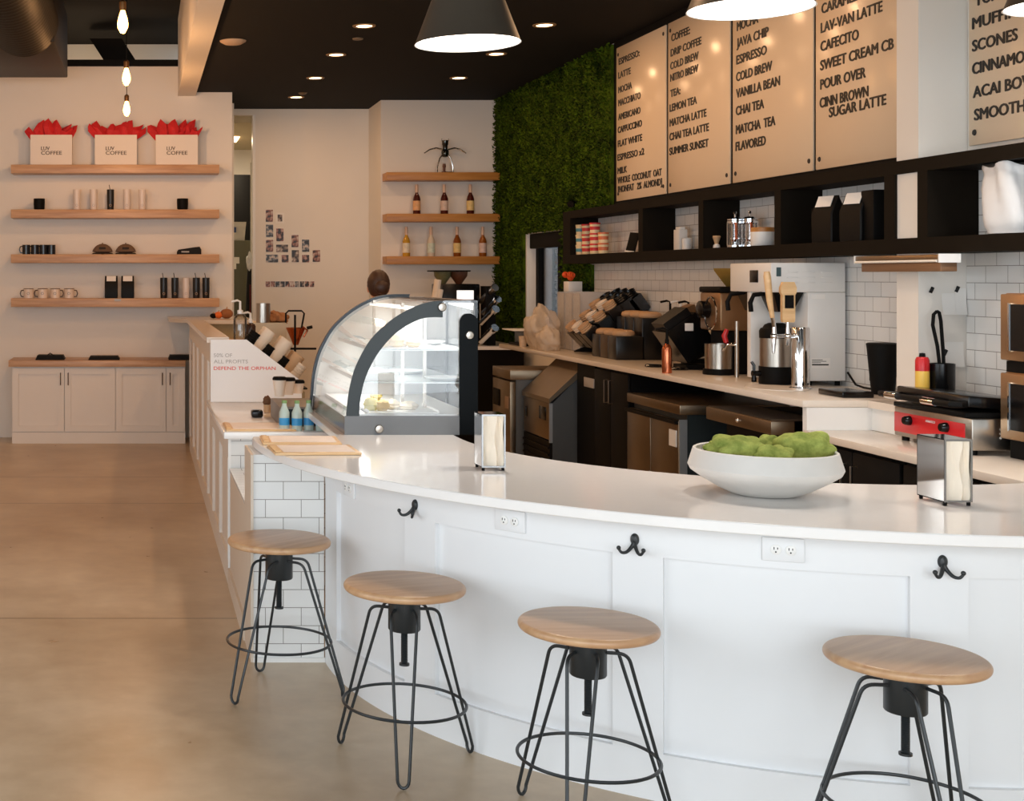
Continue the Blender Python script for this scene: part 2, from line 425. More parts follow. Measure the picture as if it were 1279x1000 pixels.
# ================================================================== CURVED BAR
CB = (2.715, 5.87); RB = 1.90
CS = (2.86, 6.13); RO, RI = 2.34, 1.375; BZ = .95
def slab_outline():
    p = []
    for i in range(61):
        a = R(180 + 105 * i / 60); p.append((CS[0] + RO * math.cos(a), CS[1] + RO * math.sin(a)))
    for i in range(41):
        a = R(285 - 105 * i / 40); p.append((CS[0] + RI * math.cos(a), CS[1] + RI * math.sin(a)))
    p += [(1.485, 7.56), (.93, 7.56), (.93, 6.19), (.53, 6.19)]
    return p
b = B().prism(slab_outline(), lambda u, v, w: (u, v, BZ - .036 + .036 * w))
o = b.obj('bar_countertop', QUARTZ, smooth=20)
bv = o.modifiers.new('bevel', 'BEVEL'); bv.width = .004; bv.segments = 2; bv.limit_method = 'ANGLE'; bv.angle_limit = R(50)
tag(o, 'white quartz top of the curved front bar', 'countertop')

def onBase(px, py, r=RB, c=CB):
    u = (px - 175) / F
    A = u * u + 1; Bq = -2 * (u * c[0] + c[1]); Cq = c[0] ** 2 + c[1] ** 2 - r * r
    Y = (-Bq - math.sqrt(Bq * Bq - 4 * A * Cq)) / (2 * A)
    a = math.degrees(math.atan2(Y - c[1], u * Y - c[0])) % 360
    return a, 1.7 - (py - 345) / F * Y
bar = thing('curved_bar', 'white paneled curved front bar with shaker recesses under the stools', 'bar counter', (1.3, 4.6, 0))
AE = 285
aL = 181.4
A = {k: onBase(k, 700)[0] for k in (420, 505, 543, 765, 828, 1137, 1210)}
b = B().arc(CB, RB - .12, RB - .02, aL, AE, 0, BZ - .037, 60)
b.obj('recessed_panel', PANEL, bar, 20)
rails = B().arc(CB, RB - .025, RB, aL, AE, .79, BZ - .037, 60); rails.obj('top_rail', PANEL, bar, 30)
rails = B().arc(CB, RB - .025, RB, aL, AE, 0, .155, 60).obj('baseboard', PANEL, bar, 30)
for a0, a1 in ((aL, A[420]), (A[505], A[543]), (A[765], A[828]), (A[1137], A[1210]), (A[1210] + 19, A[1210] + 22.5)):
    B().arc(CB, RB - .025, RB - .001, a0, a1, .15, .795, 6).obj('stile', PANEL, bar, 30)
# tiled end pier of the bar
o = B().box(.50, 5.83, 0, .812, 6.17, BZ - .037).obj('bar_end_pier', TILE_X)
tag(o, 'white subway tiled pier at the hall end of the curved bar', 'pier')
B().box(.488, 5.822, 0, .4995, 6.17, BZ - .037).obj('corner_trim', M('beige_wall_panel', (214, 198, 180), .5, var=.03), o)
B().box(.4995, 5.818, 0, .815, 5.8295, .02).obj('base_trim', TRIM, o)
def hook(px, py, label):
    a, z = onBase(px, py); t = R(a)
    n = Vector((math.cos(t), math.sin(t), 0)); s = Vector((-n.y, n.x, 0)); p = Vector((CB[0], CB[1], z)) + n * (RB + .0005)
    h = thing('coat_hook', label, 'hook', p, 'black double hooks on the bar front')
    pb = B(); mt = Matrix((s, Vector((0, 0, 1)), n)).transposed()
    pb.lathe([(.001, .012), (.010, .010), (.0135, .005), (.014, 0)], p + Vector((0, 0, .012)), 20, mat=mt @ Matrix.Diagonal((1, 1.45, 1)))
    pb.obj('back_plate', BLACKM, h)
    for sg in (-1, 1):
        pts = [p + Vector((0, 0, .004)) + n * .008, p + Vector((0, 0, -.012)) + s * sg * .007 + n * .016, p + Vector((0, 0, -.026)) + s * sg * .018 + n * .03,
               p + Vector((0, 0, -.027)) + s * sg * .030 + n * .042, p + Vector((0, 0, -.016)) + s * sg * .039 + n * .046]
        pts = smooth3(pts, 5); q = B().tube(pts, .005, 10, rs=[.0068 - .0026 * k / (len(pts) - 1) for k in range(len(pts))]); q.ball(pts[-1] + Vector((0, 0, .004)), .0072, 10, 8)
        q.obj('hook_arm', BLACKM, h)
hook(519, 634, 'black double coat hook on the bar stile nearest the tiled pier')
hook(793, 678, 'black double coat hook above the third stool from left')
hook(1177, 706, 'black double coat hook on the bar below the steel napkin holder at right')
def outlet(px, py, label):
    a, z = onBase(px, py); t = R(a)
    n = Vector((math.cos(t), math.sin(t), 0)); s = Vector((-n.y, n.x, 0)); p = Vector((CB[0], CB[1], z)) + n * (RB - .001)
    mt = Matrix.Translation(p) @ Matrix((s, Vector((0, 0, 1)), n)).transposed().to_4x4()
    o = thing('power_outlet', label, 'outlet', p)
    B().box(-.06, -.037, 0, .06, .037, .009, .003, mat=mt).obj('cover_plate', PANEL, o)
    for k in (-1, 1):
        f = B(); f.lathe([(.0155, 0), (.0155, .0035), (.013, .0045)], mt @ Vector((k * .021, 0, .009)), 20, mat=mt.to_3x3()).obj('socket', WHITEP, o)
        f = B()
        for dx, dz, hh in ((-.005, .004, .004), (.005, .004, .003)): f.box(k * .021 + dx - .0012, dz - hh, .0115, k * .021 + dx + .0012, dz + hh, .0142, mat=mt)
        f.cyl(mt @ Vector((k * .021, -.007, .012)), mt @ Vector((k * .021, -.007, .0142)), .0024, n=10); f.obj('slot', BLACK, o)
outlet(638, 650, 'white double outlet under the bar edge left of the middle hook')
outlet(978, 686, 'white double outlet below the stone bowl')
outlet(437, 609, 'white outlet plate near the tiled pier, under the bar edge')
def bracket(px, py):
    a, z = onBase(px, py); t = R(a); n = Vector((math.cos(t), math.sin(t), 0)); p = Vector((CB[0], CB[1], z)) + n * RB
# ================================================================== HALL COUNTER
HP = M('beige_wall_panel', (214, 198, 180), .5)
HALL = M('hall_panel_paint', (226, 216, 204), .5, var=.02)
hc = thing('hall_counter', 'long white board and batten counter running down the hall', 'counter', (.6, 9.5, 0))
b = B().box(.5, 7.285, 0, .62, 9.145, .8075).box(.5, 9.145, 0, .611, 12.79, 1.241); b.obj('body_panel', HALL, hc)
b = B().box(.485, 7.26, 0, .5, 12.95, .14); b.obj('baseboard', HALL, hc)
for y in (7.28, 8.05, 8.8, 9.5, 10.35, 11.25, 12.1, 12.88):
    B().box(.482, y, .14, .5, y + .07, .70 if y < 9.1 else 1.1).obj('batten', HALL, hc)
B().box(.484, 7.28, .70, .5, 9.12, .808).box(.484, 9.12, 1.1, .5, 12.95, 1.24).obj('top_rail', HALL, hc)
B().box(.5, 7.262, 0, 1.15, 7.28, .808).obj('tiled_end', TILE_X, hc)
B().box(.484, 7.258, 0, .5, 7.285, .808).obj('corner_trim', TRIM, hc)
o = B().box(.46, 7.24, .808, 1.15, 9.14, .846, .004).obj('lower_countertop', QUARTZ); tag(o, 'lower white countertop holding the hall menus and cash drawer', 'countertop')
o = B().prism([(.46, 9.10), (.612, 9.10), (.612, 12.7), (1.1, 12.7), (1.1, 13.9), (.29, 13.9), (.29, 13.2), (.46, 12.95)], lambda u, v, w: (u, v, 1.242 + .038 * w)).obj('raised_countertop', QUARTZB)
tag(o, 'narrow raised white ledge along the hall counter', 'countertop')
o = B().box(.62, 12.8, 0, 1.08, 13.9, 1.241).box(.622, 9.62, 0, 1.2, 12.79, .86).obj('work_counter', M('storeroom_ceiling', (186, 172, 140), .8)); tag(o, 'beige work counter behind the raised ledge', 'counter')
o = thing('half_wall', 'low beige wall with a tiled ledge between bar and hall counter', 'half wall', (.6, 6.7, 0))
B().box(.494, 6.172, 0, .80, 7.255, .632).obj('body', HP, o); B().box(.49, 6.172, .632, .80, 7.255, .648).obj('ledge', TILE_F, o)
B().box(.482, 6.172, 0, .494, 7.255, .1).obj('baseboard', HP, o)

# ================================================================== STOOLS
def make_stool(label):
    t = thing('bar_stool', label, 'stool', (0, 0, 0), 'wooden hairpin stools along the bar')
    zs = .598; r = .211; th = .028
    prof = [(.001, zs)] + [(r - th / 2 + th / 2 * math.sin(R(a)), zs + th / 2 - th / 2 * math.cos(R(a))) for a in range(0, 181, 20)] + [(.001, zs + th)]
    B().lathe(prof, n=64).obj('seat', SEATW, t)
    B().lathe([(.001, .462), (.053, .462), (.056, .466), (.056, .598), (.001, .598)], n=36).obj('hub', BLACKM, t)
    q = B(); pr = [(.001, .345)]
    z = .345
    while z < .46: pr += [(.0105, z), (.0122, z + .002), (.0105, z + .004)]; z += .004
    pr.append((.001, .462)); q.lathe(pr, n=16); q.lathe([(.001, .338), (.018, .338), (.018, .345), (.001, .345)], n=20); q.obj('screw', BLACKM, t)
    for k in range(3):
        a = R(120 * k); n = Vector((math.cos(a), math.sin(a), 0)); s = Vector((-n.y, n.x, 0))
        foot = n * .262
        pts = []
        def side(sg):
            hubp = n * .045 + s * sg * .032 + Vector((0, 0, .540))
            top = n * .108 + s * sg * .045 + Vector((0, 0, .538))
            low = foot + s * sg * .019 + Vector((0, 0, .032))
            out = [hubp]
            d0 = (top - hubp).normalized(); d1 = (low - top).normalized()
            for w in range(7):
                w_ = w / 6; p = (top - d0 * .03) * (1 - w_) ** 2 + top * 2 * w_ * (1 - w_) + (top + d1 * .03) * w_ ** 2; out.append(p)
            for w in range(1, 5): out.append((top + d1 * .03).lerp(low, w / 4))
            return out
        L_ = side(-1); R_ = side(1)
        mid = []
        for w in range(1, 8):
            an = R(180 + 180 * w / 8); mid.append(foot + s * (.019 * math.cos(an)) + Vector((0, 0, .032 - .0265 * -math.sin(an) * 1)))
        B().tube(L_ + mid + R_[::-1], .0055, 8).obj('leg', BLACKM, t)
    zr = .208; rr = .212
    B().tube([(rr * math.cos(R(i * 6)), rr * math.sin(R(i * 6)), zr) for i in range(60)], .0055, 8, closed=True).obj('foot_ring', BLACKM, t)
    return t
st = make_stool('round wooden hairpin stool in front of the tiled pier')
st.location = (.570, 5.42, 0); st.rotation_euler = (0, 0, R(-138))
dup(st, (.926, 4.63, 0), 'round wooden hairpin stool second from the tiled pier', rotz=R(18))
dup(st, (1.392, 4.105, 0), 'round wooden hairpin stool under the middle coat hook', rotz=R(2.6))
dup(st, (2.179, 3.761, 0), 'round wooden hairpin stool nearest the viewer at the right', rotz=R(35))

# ================================================================== LIGHTS OF THE ROOM
EMW = M('lit_diffuser', (255, 236, 214), .5, emit=8, ecol=(255, 206, 150))
def pendant(x, y, label):
    t = thing('pendant_lamp', label, 'lamp', (x, y, 2.735), 'dark cone pendants above the bar')
    z = 2.735
    pr = [(.232, z), (.229, z + .004), (.160, z + .19), (.105, z + .335), (.075, z + .37), (.030, z + .385), (.022, z + .43), (.001, z + .43)]
    inn = [(.001, z + .37), (.070, z + .36), (.100, z + .328), (.155, z + .188), (.226, z + .002), (.232, z)]
    B().lathe(pr, (x, y, 0), 48, cap=False).obj('lamp_shade', M('grey_bronze_metal', (88, 79, 68), .42, .35, var=.08), t)
    B().lathe(inn, (x, y, 0), 48, cap=False).obj('inner_reflector', M('white_reflector', (248, 246, 242), .5), t)
    B().lathe([(.001, z + .10), (.185, z + .10), (.185, z + .104), (.001, z + .104)], (x, y, 0), 40).obj('diffuser', M('pendant_diffuser', (255, 246, 236), .5, emit=3.6, ecol=(255, 208, 158)), t)
    B().tube([(x, y, z + .42), (x, y, CZ)], .004, 8).obj('cord', BLACK, t)
    B().lathe([(.001, CZ - .03), (.05, CZ - .03), (.06, CZ - .001), (.001, CZ - .001)], (x, y, 0), 24).obj('ceiling_rose', BLACK, t)
    lamp('AREA', 'pendant_light', (x, y, z + .09), 14, (1, .94, .88), .34, parent=t)
pendant(1.457, 5.88, 'dark cone pendant lamp hanging left of the menu boards')
pendant(2.365, 5.12, 'dark cone pendant lamp in front of the second menu board')
pendant(3.57, 5.05, 'dark cone pendant lamp cut off at the right, by the food menu')
def downlight(px, py, label, X=None, Y=None):
    if X is None: p = onZ(px, py, CZ)
    else: p = Vector((X, Y, CZ))
    t = thing('recessed_downlight', label, 'ceiling light', p, 'recessed ceiling lights')
    B().lathe([(.062, -.006), (.085, -.008), (.090, -.003), (.090, 0), (.062, 0)], p, 32, cap=False).obj('trim_ring', M('downlight_trim', (150, 120, 84), .5), t)
    B().lathe([(.001, -.004), (.062, -.004), (.062, -.001), (.001, -.001)], p, 28).obj('diffuser', EMW, t)
    lamp('AREA', 'downlight_beam', p + Vector((0, 0, -.012)), 6.5, WARM, .11, parent=t)
lows = [(455, 32), (420, 68), (394, 97), (370, 121)]
for i, (x, y) in enumerate(lows): downlight(x, y, ['recessed ceiling light nearest the viewer in the left row', 'recessed ceiling light second in the left row', 'recessed ceiling light third in the left row', 'recessed ceiling light farthest in the left row, over the photo wall'][i])
for i, (x, y) in enumerate([(680, 31), (620, 67), (573, 97)]): downlight(x, y, ['recessed ceiling light right of the pendant, nearest the menu boards', 'recessed ceiling light just behind the pendant shade', 'recessed ceiling light over the syrup shelves'][i])
for X, YY in ((1.71, (8.9, 7.57, 6.24)), (3.1, (8.9, 7.57))):
    for Y in YY: downlight(0, 0, 'recessed ceiling light of the near rows above the counter', X, Y)
p = onZ(291, 51, CZ)
o = B().lathe([(.001, -.035), (.07, -.028), (.105, -.008), (.11, 0), (.001, 0)], p, 36).obj('ceiling_speaker', M('speaker_grille', (196, 168, 140), .7)); tag(o, 'pale round ceiling speaker beside the beam', 'speaker')
p = onZ(447, 48, CZ)
o = B().lathe([(.001, -.012), (.04, -.01), (.045, 0), (.001, 0)], p, 24).obj('sprinkler_cover', M('bronze_cap', (110, 94, 74), .5)); tag(o, 'small flat sprinkler cover on the black ceiling', 'sprinkler')
p = onZ(378, 116, CZ)
o = B().lathe([(.001, -.02), (.03, -.016), (.05, 0), (.001, 0)], p, 24).obj('smoke_detector', M('bronze_cap', (110, 94, 74), .5)); tag(o, 'small dark detector beside the farthest left ceiling light', 'detector')
BULB = M('edison_bulb_glow', (255, 190, 110), .3, emit=26, ecol=(255, 176, 84))
def edison(x, y, z, label):
    t = thing('edison_bulb', label, 'light bulb', (x, y, z), 'bare filament bulbs over the hall')
    B().lathe([(.001, z - .07), (.014, z - .066), (.030, z - .035), (.033, z - .012), (.026, z + .025), (.015, z + .06), (.012, z + .07), (.001, z + .072)], (x, y, 0), 24).obj('bulb', BULB, t)
    B().lathe([(.001, z + .068), (.019, z + .068), (.022, z + .085), (.022, z + .12), (.010, z + .132), (.001, z + .132)], (x, y, 0), 20).obj('socket', M('aged_brass', (110, 74, 40), .4, .8), t)
    B().tube([(x, y, z + .13), (x, y, 4.42)], .0035, 6).obj('cord', BLACK, t)
    lamp('POINT', 'filament_light', (x, y, z - .13), 23, AMBER, .05, parent=t)
edison(-.105, 8.0, 3.24, 'glowing filament bulb, nearest and highest in the photo')
edison(-.108, 10.4, 3.27, 'glowing filament bulb, middle of the three')
edison(-.125, 12.3, 3.26, 'glowing filament bulb, farthest, above the middle gift bag')
edison(-2.2, 11.0, 3.25, 'unseen extra filament bulb added to light the left back wall')  # extra pair of bulbs out of view, added to brighten the left back wall
edison(-2.2, 8.0, 3.25, 'unseen extra filament bulb added to light the left back wall')

# ducts in the open deck
t = thing('spiral_duct', 'ribbed round black duct at the top left corner', 'duct', (-.98, 8, 3.85))
b = B(); pr = []
y = 5.0
while y < 11.2: pr += [(.285, y), (.296, y + .03), (.285, y + .06)]; y += .1
b.lathe(pr, (-.99, 0, 3.86), 36, mat=Matrix(((1, 0, 0), (0, 0, 1), (0, 1, 0))))
b.obj('duct_body', M('dark_duct_metal', (30, 26, 20), .5, .1, spec=.25), t)
o = B().box(-2.2, 11.2, 3.685, -.725, 13.2, 4.3, .01).obj('rectangular_duct', M('dark_duct_metal', (30, 26, 20), .5, .1, spec=.25)); tag(o, 'boxy black duct above the gift bag shelf', 'duct')
q_ = [(112, 48), (152, 48), (172, 79), (132, 79)]
o = B().prism(q_, lambda u, v, w: tuple(Wd(u, v, 14.35 + .3 * w))).obj('slanted_duct', BLACKC); tag(o, 'dark slanted duct crossing the lit gap over the wall', 'duct')
o = B().box(-4.4, 9.2, 4.2, .39, 9.35, 4.418).obj('ceiling_joist', BLACKC); tag(o, 'black joist across the open deck', 'joist')
lamp('POINT', 'storeroom_glow', (-.6, 14.8, 3.6), 16, (1, .72, .45), .2)
p = Vector((1.22, 17.3, 3.5))
t = thing('ceiling_light_panel', 'lit ceiling panel seen through the hall opening', 'ceiling light', p)
B().box(p.x - .3, p.y - .3, 3.485, p.x + .06, p.y + .3, 3.499).obj('diffuser', EMW, t)
lamp('AREA', 'panel_light', p + Vector((0, 0, -.03)), 30, (1, .84, .62), .4, parent=t)

# ================================================================== DISPLAY CASE
K0, K1 = 6.25, 7.466                      # near and far end
kc = thing('pastry_display_case', 'curved glass pastry display case on the bar', 'display case', (1.28, 6.85, BZ))
def kx(px): return (px - 175) / F * K0
def kz(py): return 1.7 - (py - 345) / F * K0
outer = [(430, 543), (431, 531), (432.4, 519.5), (435, 493), (441.5, 465), (450.6, 444), (463.6, 423), (481.8, 405), (500, 392), (520.8, 381.6), (536.5, 377), (552, 375.6), (575, 375.2), (597, 375), (597, 400), (597, 440), (597, 480), (597, 520), (597, 543), (570, 543), (520, 543), (470, 543)]
inner = [(448.8, 524), (448.8, 519), (448.9, 513), (449.3, 506), (454.5, 478), (460, 465), (466, 452), (482, 428), (500, 411.5), (518, 401), (536, 396.4), (555, 396.2), (567.7, 396.4), (573.6, 402), (573.6, 420), (573.6, 445), (573.6, 480), (573.6, 519.5), (569, 524), (550, 524), (520, 524), (480, 524)]
def kf(y0, y1): return lambda u, v, w: (kx(u), y0 + (y1 - y0) * w, kz(v))
def smoothed(p, k=5):                     # Catmull-Rom through the outline points
    q = []
    for i in range(len(p) - 1):
        a, b_, c_, d_ = p[max(i - 1, 0)], p[i], p[i + 1], p[min(i + 2, len(p) - 1)]
        for j in range(k):
            t_ = j / k
            q.append(tuple(.5 * (2 * b_[m] + (c_[m] - a[m]) * t_ + (2 * a[m] - 5 * b_[m] + 4 * c_[m] - d_[m]) * t_ ** 2 + (3 * b_[m] - a[m] - 3 * c_[m] + d_[m]) * t_ ** 3) for m in (0, 1)))
    return q + [p[-1]]
outer = smoothed(outer[0:13]) + outer[13:]
NA = 61
FRIT = M('grey_black_glass_border', (50, 56, 58), .3, var=.05, spec=.25)
# near border: arc band, bottom band, right band (the clear corner stays open)
def band(po, pi, y0, y1, name, mat):
    n = len(po); f = kf(y0, y1); b = B(); rings = []
    for (a, c) in zip(po, pi): rings.append([f(*a, 0), f(*c, 0), f(*c, 1), f(*a, 1)])
    return b.ring_sweep(rings).obj(name, mat, kc, 30)
po = [(432.4, 519.5), (435, 493), (441.5, 465), (450.6, 444), (463.6, 423), (481.8, 405), (500, 392), (520.8, 381.6), (536.5, 377), (553, 375.4)]
pi = [(448.9, 519.5), (449.6, 503), (454.5, 478), (463, 457), (473, 440), (487, 423), (503, 409.5), (522, 399.6), (536, 396.4), (553, 396.2)]
band(smoothed(po), smoothed(pi), K0, K0 + .006, 'arched_border', FRIT)
B().box(kx(430.5), K0, kz(543), kx(574), K0 + .006, kz(519.4)).obj('lower_border', M('grey_glass_border', (112, 114, 116), .3, spec=.3), kc)
q = [(573.8, 543), (597, 543), (597, 398), (593, 394), (588, 391.4), (582, 391.4), (577, 394), (573.8, 400)]
B().prism(q, kf(K0, K0 + .006)).obj('side_border', M('black_glass_border', (12, 15, 17), .3, spec=.06), kc)
B().prism(outer, kf(K0 + .007, K0 + .012)).obj('end_glass', GLASS, kc)
for px, py in ((552, 383.5), (586.5, 418.5), (473.5, 535.5)):
    c = Vector((kx(px), K0, kz(py))); B().lathe([(.001, .012), (.017, .010), (.021, .004), (.021, 0)], c, 24, mat=Matrix(((1, 0, 0), (0, 0, -1), (0, 1, 0)))).obj('glass_bolt', STEEL, kc)
# far end frame
b = B()
f = kf(K1 - .026, K1 + .01)
rings = []
fo = outer[0:NA]
for i, (u, v) in enumerate(fo):
    cx, cy = 540, 470
    d = Vector((cx - u, cy - v)).normalized() * 9; e_ = Vector((u - cx, v - cy)).normalized() * 4
    rings.append([f(u + e_.x, v + e_.y, 0), f(u + d.x, v + d.y, 0), f(u + d.x, v + d.y, 1), f(u + e_.x, v + e_.y, 1)])
b.ring_sweep(rings).obj('far_arched_frame', M('slate_frame', (58, 66, 74), .4, spec=.3), kc, 30)
B().prism(outer, kf(K1 - .032, K1 - .028)).obj('far_panel', WHITEM, kc)
# curved front glass
b = B(); rings = []
for u, v in outer[10:NA]:
    rings.append([(kx(u), K0 + .014, kz(v)), (kx(u), K1 - .034, kz(v))])
b.ring_sweep(rings, closed_u=False, cap=False)
o = b.obj('curved_front_glass', GLASS, kc)
# base, sill, top and sliding-door side
B().prism([(430.4, 543), (432.2, 521.5), (597, 521.5), (597, 543)], kf(K0 + .0135, K1 - .034)).obj('base', M('case_base_steel', (120, 112, 106), .2, .8), kc)
B().prism([(545, 375.6), (597, 375.2), (597, 378), (545, 378)], kf(K0 + .0135, K1 - .034)).obj('top_panel', M('case_top_glass', (70, 66, 62), .2), kc)
B().box(kx(594.5), K0 + .0135, kz(521), kx(597), K0 + .05, kz(378)).box(kx(594.5), K1 - .07, kz(521), kx(597), K1 - .034, kz(378)).box(kx(594.5), 6.83, kz(521), kx(597), 6.87, kz(378)).obj('door_frame', BLACK, kc)
B().box(kx(595), K0 + .05, kz(521), kx(596), K1 - .07, kz(378)).obj('sliding_door', GLASS, kc)
B().box(kx(449), K0 + .03, kz(521.4), kx(593), K1 - .04, kz(518)).obj('floor_tray', WHITEP, kc)
for v, u0 in ((437, 470), (478, 456)):
    s_ = B().box(kx(u0), K0 + .03, kz(v + 1.4), kx(590), K1 - .04, kz(v)); s_.obj('glass_shelf', M('white_shelf_glass', (226, 232, 230), .1, trans=0), kc)
    B().box(kx(u0) - .004, K0 + .03, kz(v + 3), kx(u0), K1 - .04, kz(v - 2)).obj('shelf_rail', WHITEM, kc)
for u in (517, 546):
    B().box(kx(u), K1 - .12, kz(521), kx(u) + .014, K1 - .10, kz(380)).obj('shelf_post', STEEL, kc)
    B().box(kx(u), K0 + .30, kz(521), kx(u) + .014, K0 + .32, kz(380)).obj('shelf_post', STEEL, kc)
B().box(kx(515), K0 + .05, kz(387.5), kx(540), K1 - .06, kz(385)).obj('light_strip', M('case_led', (255, 252, 246), .5, emit=2.5, ecol=(255, 250, 242)), kc)
lamp('AREA', 'shelf_fill_light', (kx(480), (K0 + K1) / 2, kz(482)), 2, (1, .98, .95), .04, 1.0, (0, R(0), 0), parent=kc)  # added fill under each shelf, no fixture there; brightens the white card
lamp('AREA', 'shelf_fill_light', (kx(490), (K0 + K1) / 2, kz(441)), 2, (1, .98, .95), .04, 1.0, (0, R(0), 0), parent=kc)
lamp('AREA', 'case_light', (kx(560), (K0 + K1) / 2, kz(386)), 4, (1, .98, .95), .25, 1.0, (0, R(-14), 0), parent=kc)
# pastries, card and trays inside the case
random.seed(11)
def lumpy(d, s): 
    return 1 + .12 * math.sin(7 * d.x + s) * math.sin(6 * d.y + 2 * s) + .08 * math.sin(9 * d.z + s)
PAST = [M('cream_pastry', (232, 206, 160), .7, var=.12, scale=30, bump=.3), M('pale_dough', (236, 224, 204), .7, var=.1, scale=30, bump=.3), M('yellow_bun', (214, 198, 120), .6, var=.15, scale=25)]
def pastry(px, py, dY, rx, rz, mi, label, grp):
    Y = K0 + dY; c = Wd(px, py, K0); s = random.uniform(0, 6)
    c = Vector((kx(px), Y, kz(py) + rz * .85))
    o = B().ball(c, (rx, rx * .8, rz), 18, 12, lambda d: lumpy(d, s)).obj('pastry', PAST[mi]); tag(o, label, 'pastry', grp)
def tray(px0, px1, py, y0, y1, label):
    b = B().box(kx(px0), K0 + y0, kz(py), kx(px1), K0 + y1, kz(py) + .006, .002); 
    for (a, c) in ((px0, px0 + 1.2), (px1 - 1.2, px1)): b.box(kx(a), K0 + y0, kz(py), kx(c), K0 + y1, kz(py) + .016)
    o = b.obj('pastry_tray', WHITEP); tag(o, label, 'tray')
tray(478, 545, 436.8, .05, .34, 'white tray of pastries on the upper shelf of the case')
tray(462, 552, 517.8, .05, .42, 'white tray of buns on the floor of the case')
i = 0
for (px, dY, rx, rz, mi) in ((484, .12, .032, .024, 0), (492, .22, .04, .03, 1), (501, .13, .042, .03, 0), (510, .14, .03, .024, 1), (523, .12, .038, .018, 0), (508, .24, .04, .034, 1)):
    pastry(px, 435.2, dY, rx, rz, mi, ['small cream pastry at the left end of the upper shelf', 'pale dough pastry behind the left cream pastry', 'large cream pastry in the middle of the upper shelf', 'small pale pastry beside the large cream one', 'flat cream pastry at the right of the upper shelf', 'tall pale pastry at the back of the upper shelf'][i], 'pastries on the upper shelf'); i += 1
i = 0
for (px, dY, rx, rz, mi, up) in ((470, .14, .036, .034, 2, 0), (484, .13, .034, .03, 0, 0), (477, .16, .03, .028, 2, .05), (500, .2, .04, .026, 1, 0), (520, .18, .045, .022, 1, 0)):
    pastry(px, 516.2 - up * F / K0, dY, rx, rz, mi, ['yellow bun at the left on the case floor', 'cream bun right of the yellow one on the case floor', 'yellow bun stacked on top of the two others', 'pale dough round in the middle of the case floor', 'flat pale dough round at the right of the case floor'][i], 'buns on the case floor'); i += 1
o = B().box(kx(452), K0 + .10, kz(495), kx(503), K0 + .106, kz(468), .004).obj('price_card', PAPER); tag(o, 'blank white card standing on the lower shelf of the case', 'card')
for i, (px, py, dY) in enumerate(((560, 436.6, .5), (540, 477.6, .6), (565, 477.6, .15))):
    Y = K0 + dY; o = B().lathe([(.001, 0), (.07, 0), (.10, .014), (.098, .016), (.068, .004), (.001, .004)], (kx(px), Y, kz(py) + .001), 28).obj('serving_plate', WHITEP)
    tag(o, ['white plate at the right of the upper case shelf', 'white plate at the back of the lower case shelf', 'white plate at the right of the lower case shelf'][i], 'plate', 'plates in the display case')

# ================================================================== MENU BOARDS (on the right wall)
BX = 3.93
def by(px): return BX * F / (px - 175)
ZB, ZT = 2.317, 3.58
B1 = [('ESPRESSO:', 773.1, 81.1, 798.9), ('LATTE', 772.6, 98.3, 787.7), ('MOCHA', 772.6, 116.4, 789.2), ('MACCHIATO', 772.6, 132.6, 800), ('AMERICANO', 772.6, 150.2, 799.9), ('CAPPUCCINO', 772, 166.4, 801.7),
      ('FLAT WHITE', 772, 183.5, 802), ('ESPRESSO x2', 771.6, 200.7, 804.6), ('MILK', 771.6, 217.3, 783), ('WHOLE  COCONUT  OAT', 771.6, 229.3, 826.4), ('[NONFAT   2%  ALMOND]', 772.2, 240.5, 826.9)]
B2 = [('COFFEE:', 838.9, 52, 861.8), ('DRIP COFFEE', 838.1, 70.7, 876), ('COLD BREW', 837.6, 87.1, 872.4), ('NITRO BREW', 837.6, 101.9, 871.9), ('TEA:', 837.6, 121.4, 849.8), ('LEMON TEA', 836.8, 139.6, 870.3),
      ('MATCHA LATTE', 836.8, 158, 882.3), ('CHAI TEA LATTE', 836.5, 175.5, 885.4), ('SUMMER SUNSET', 836.5, 193.7, 884.9)]
B3 = [('MOCHA', 920.9, 38.7, 947), ('JAVA CHIP', 920.6, 59.3, 959.9), ('ESPRESSO', 920.2, 80.5, 957.7), ('COLD BREW', 919.9, 101.7, 964.2), ('VANILLA BEAN', 919.9, 122.3, 974.2), ('CHAI TEA', 919.6, 144.1, 954.2),
      ('MATCHA  TEA', 919.6, 167.5, 968.3), ('FLAVORED', 919.3, 188.4, 956.4)]
B4 = [('CARAMEL', 1026.6, 17.2, 1070.9), ('LAV-VAN LATTE', 1025.7, 41.2, 1102.1), ('CAFECITO', 1025.4, 64.3, 1072.5), ('SWEET CREAM CB', 1025.1, 88, 1116.2), ('POUR OVER', 1025.1, 111.7, 1081.2), ('CINN BROWN', 1024.4, 134.8, 1084.6), ('SUGAR LATTE', 1036, 146.6, 1106.8)]
B5 = [('TOAST', 1218.5, 7.8, 0), ('MUFFINS', 1215, 36.5, 0), ('SCONES', 1215, 64.6, 0), ('CINNAMON', 1215, 93, 0), ('ACAI BOWL', 1216, 122.3, 0), ('SMOOTHIE', 1217.5, 150.4, 0)]
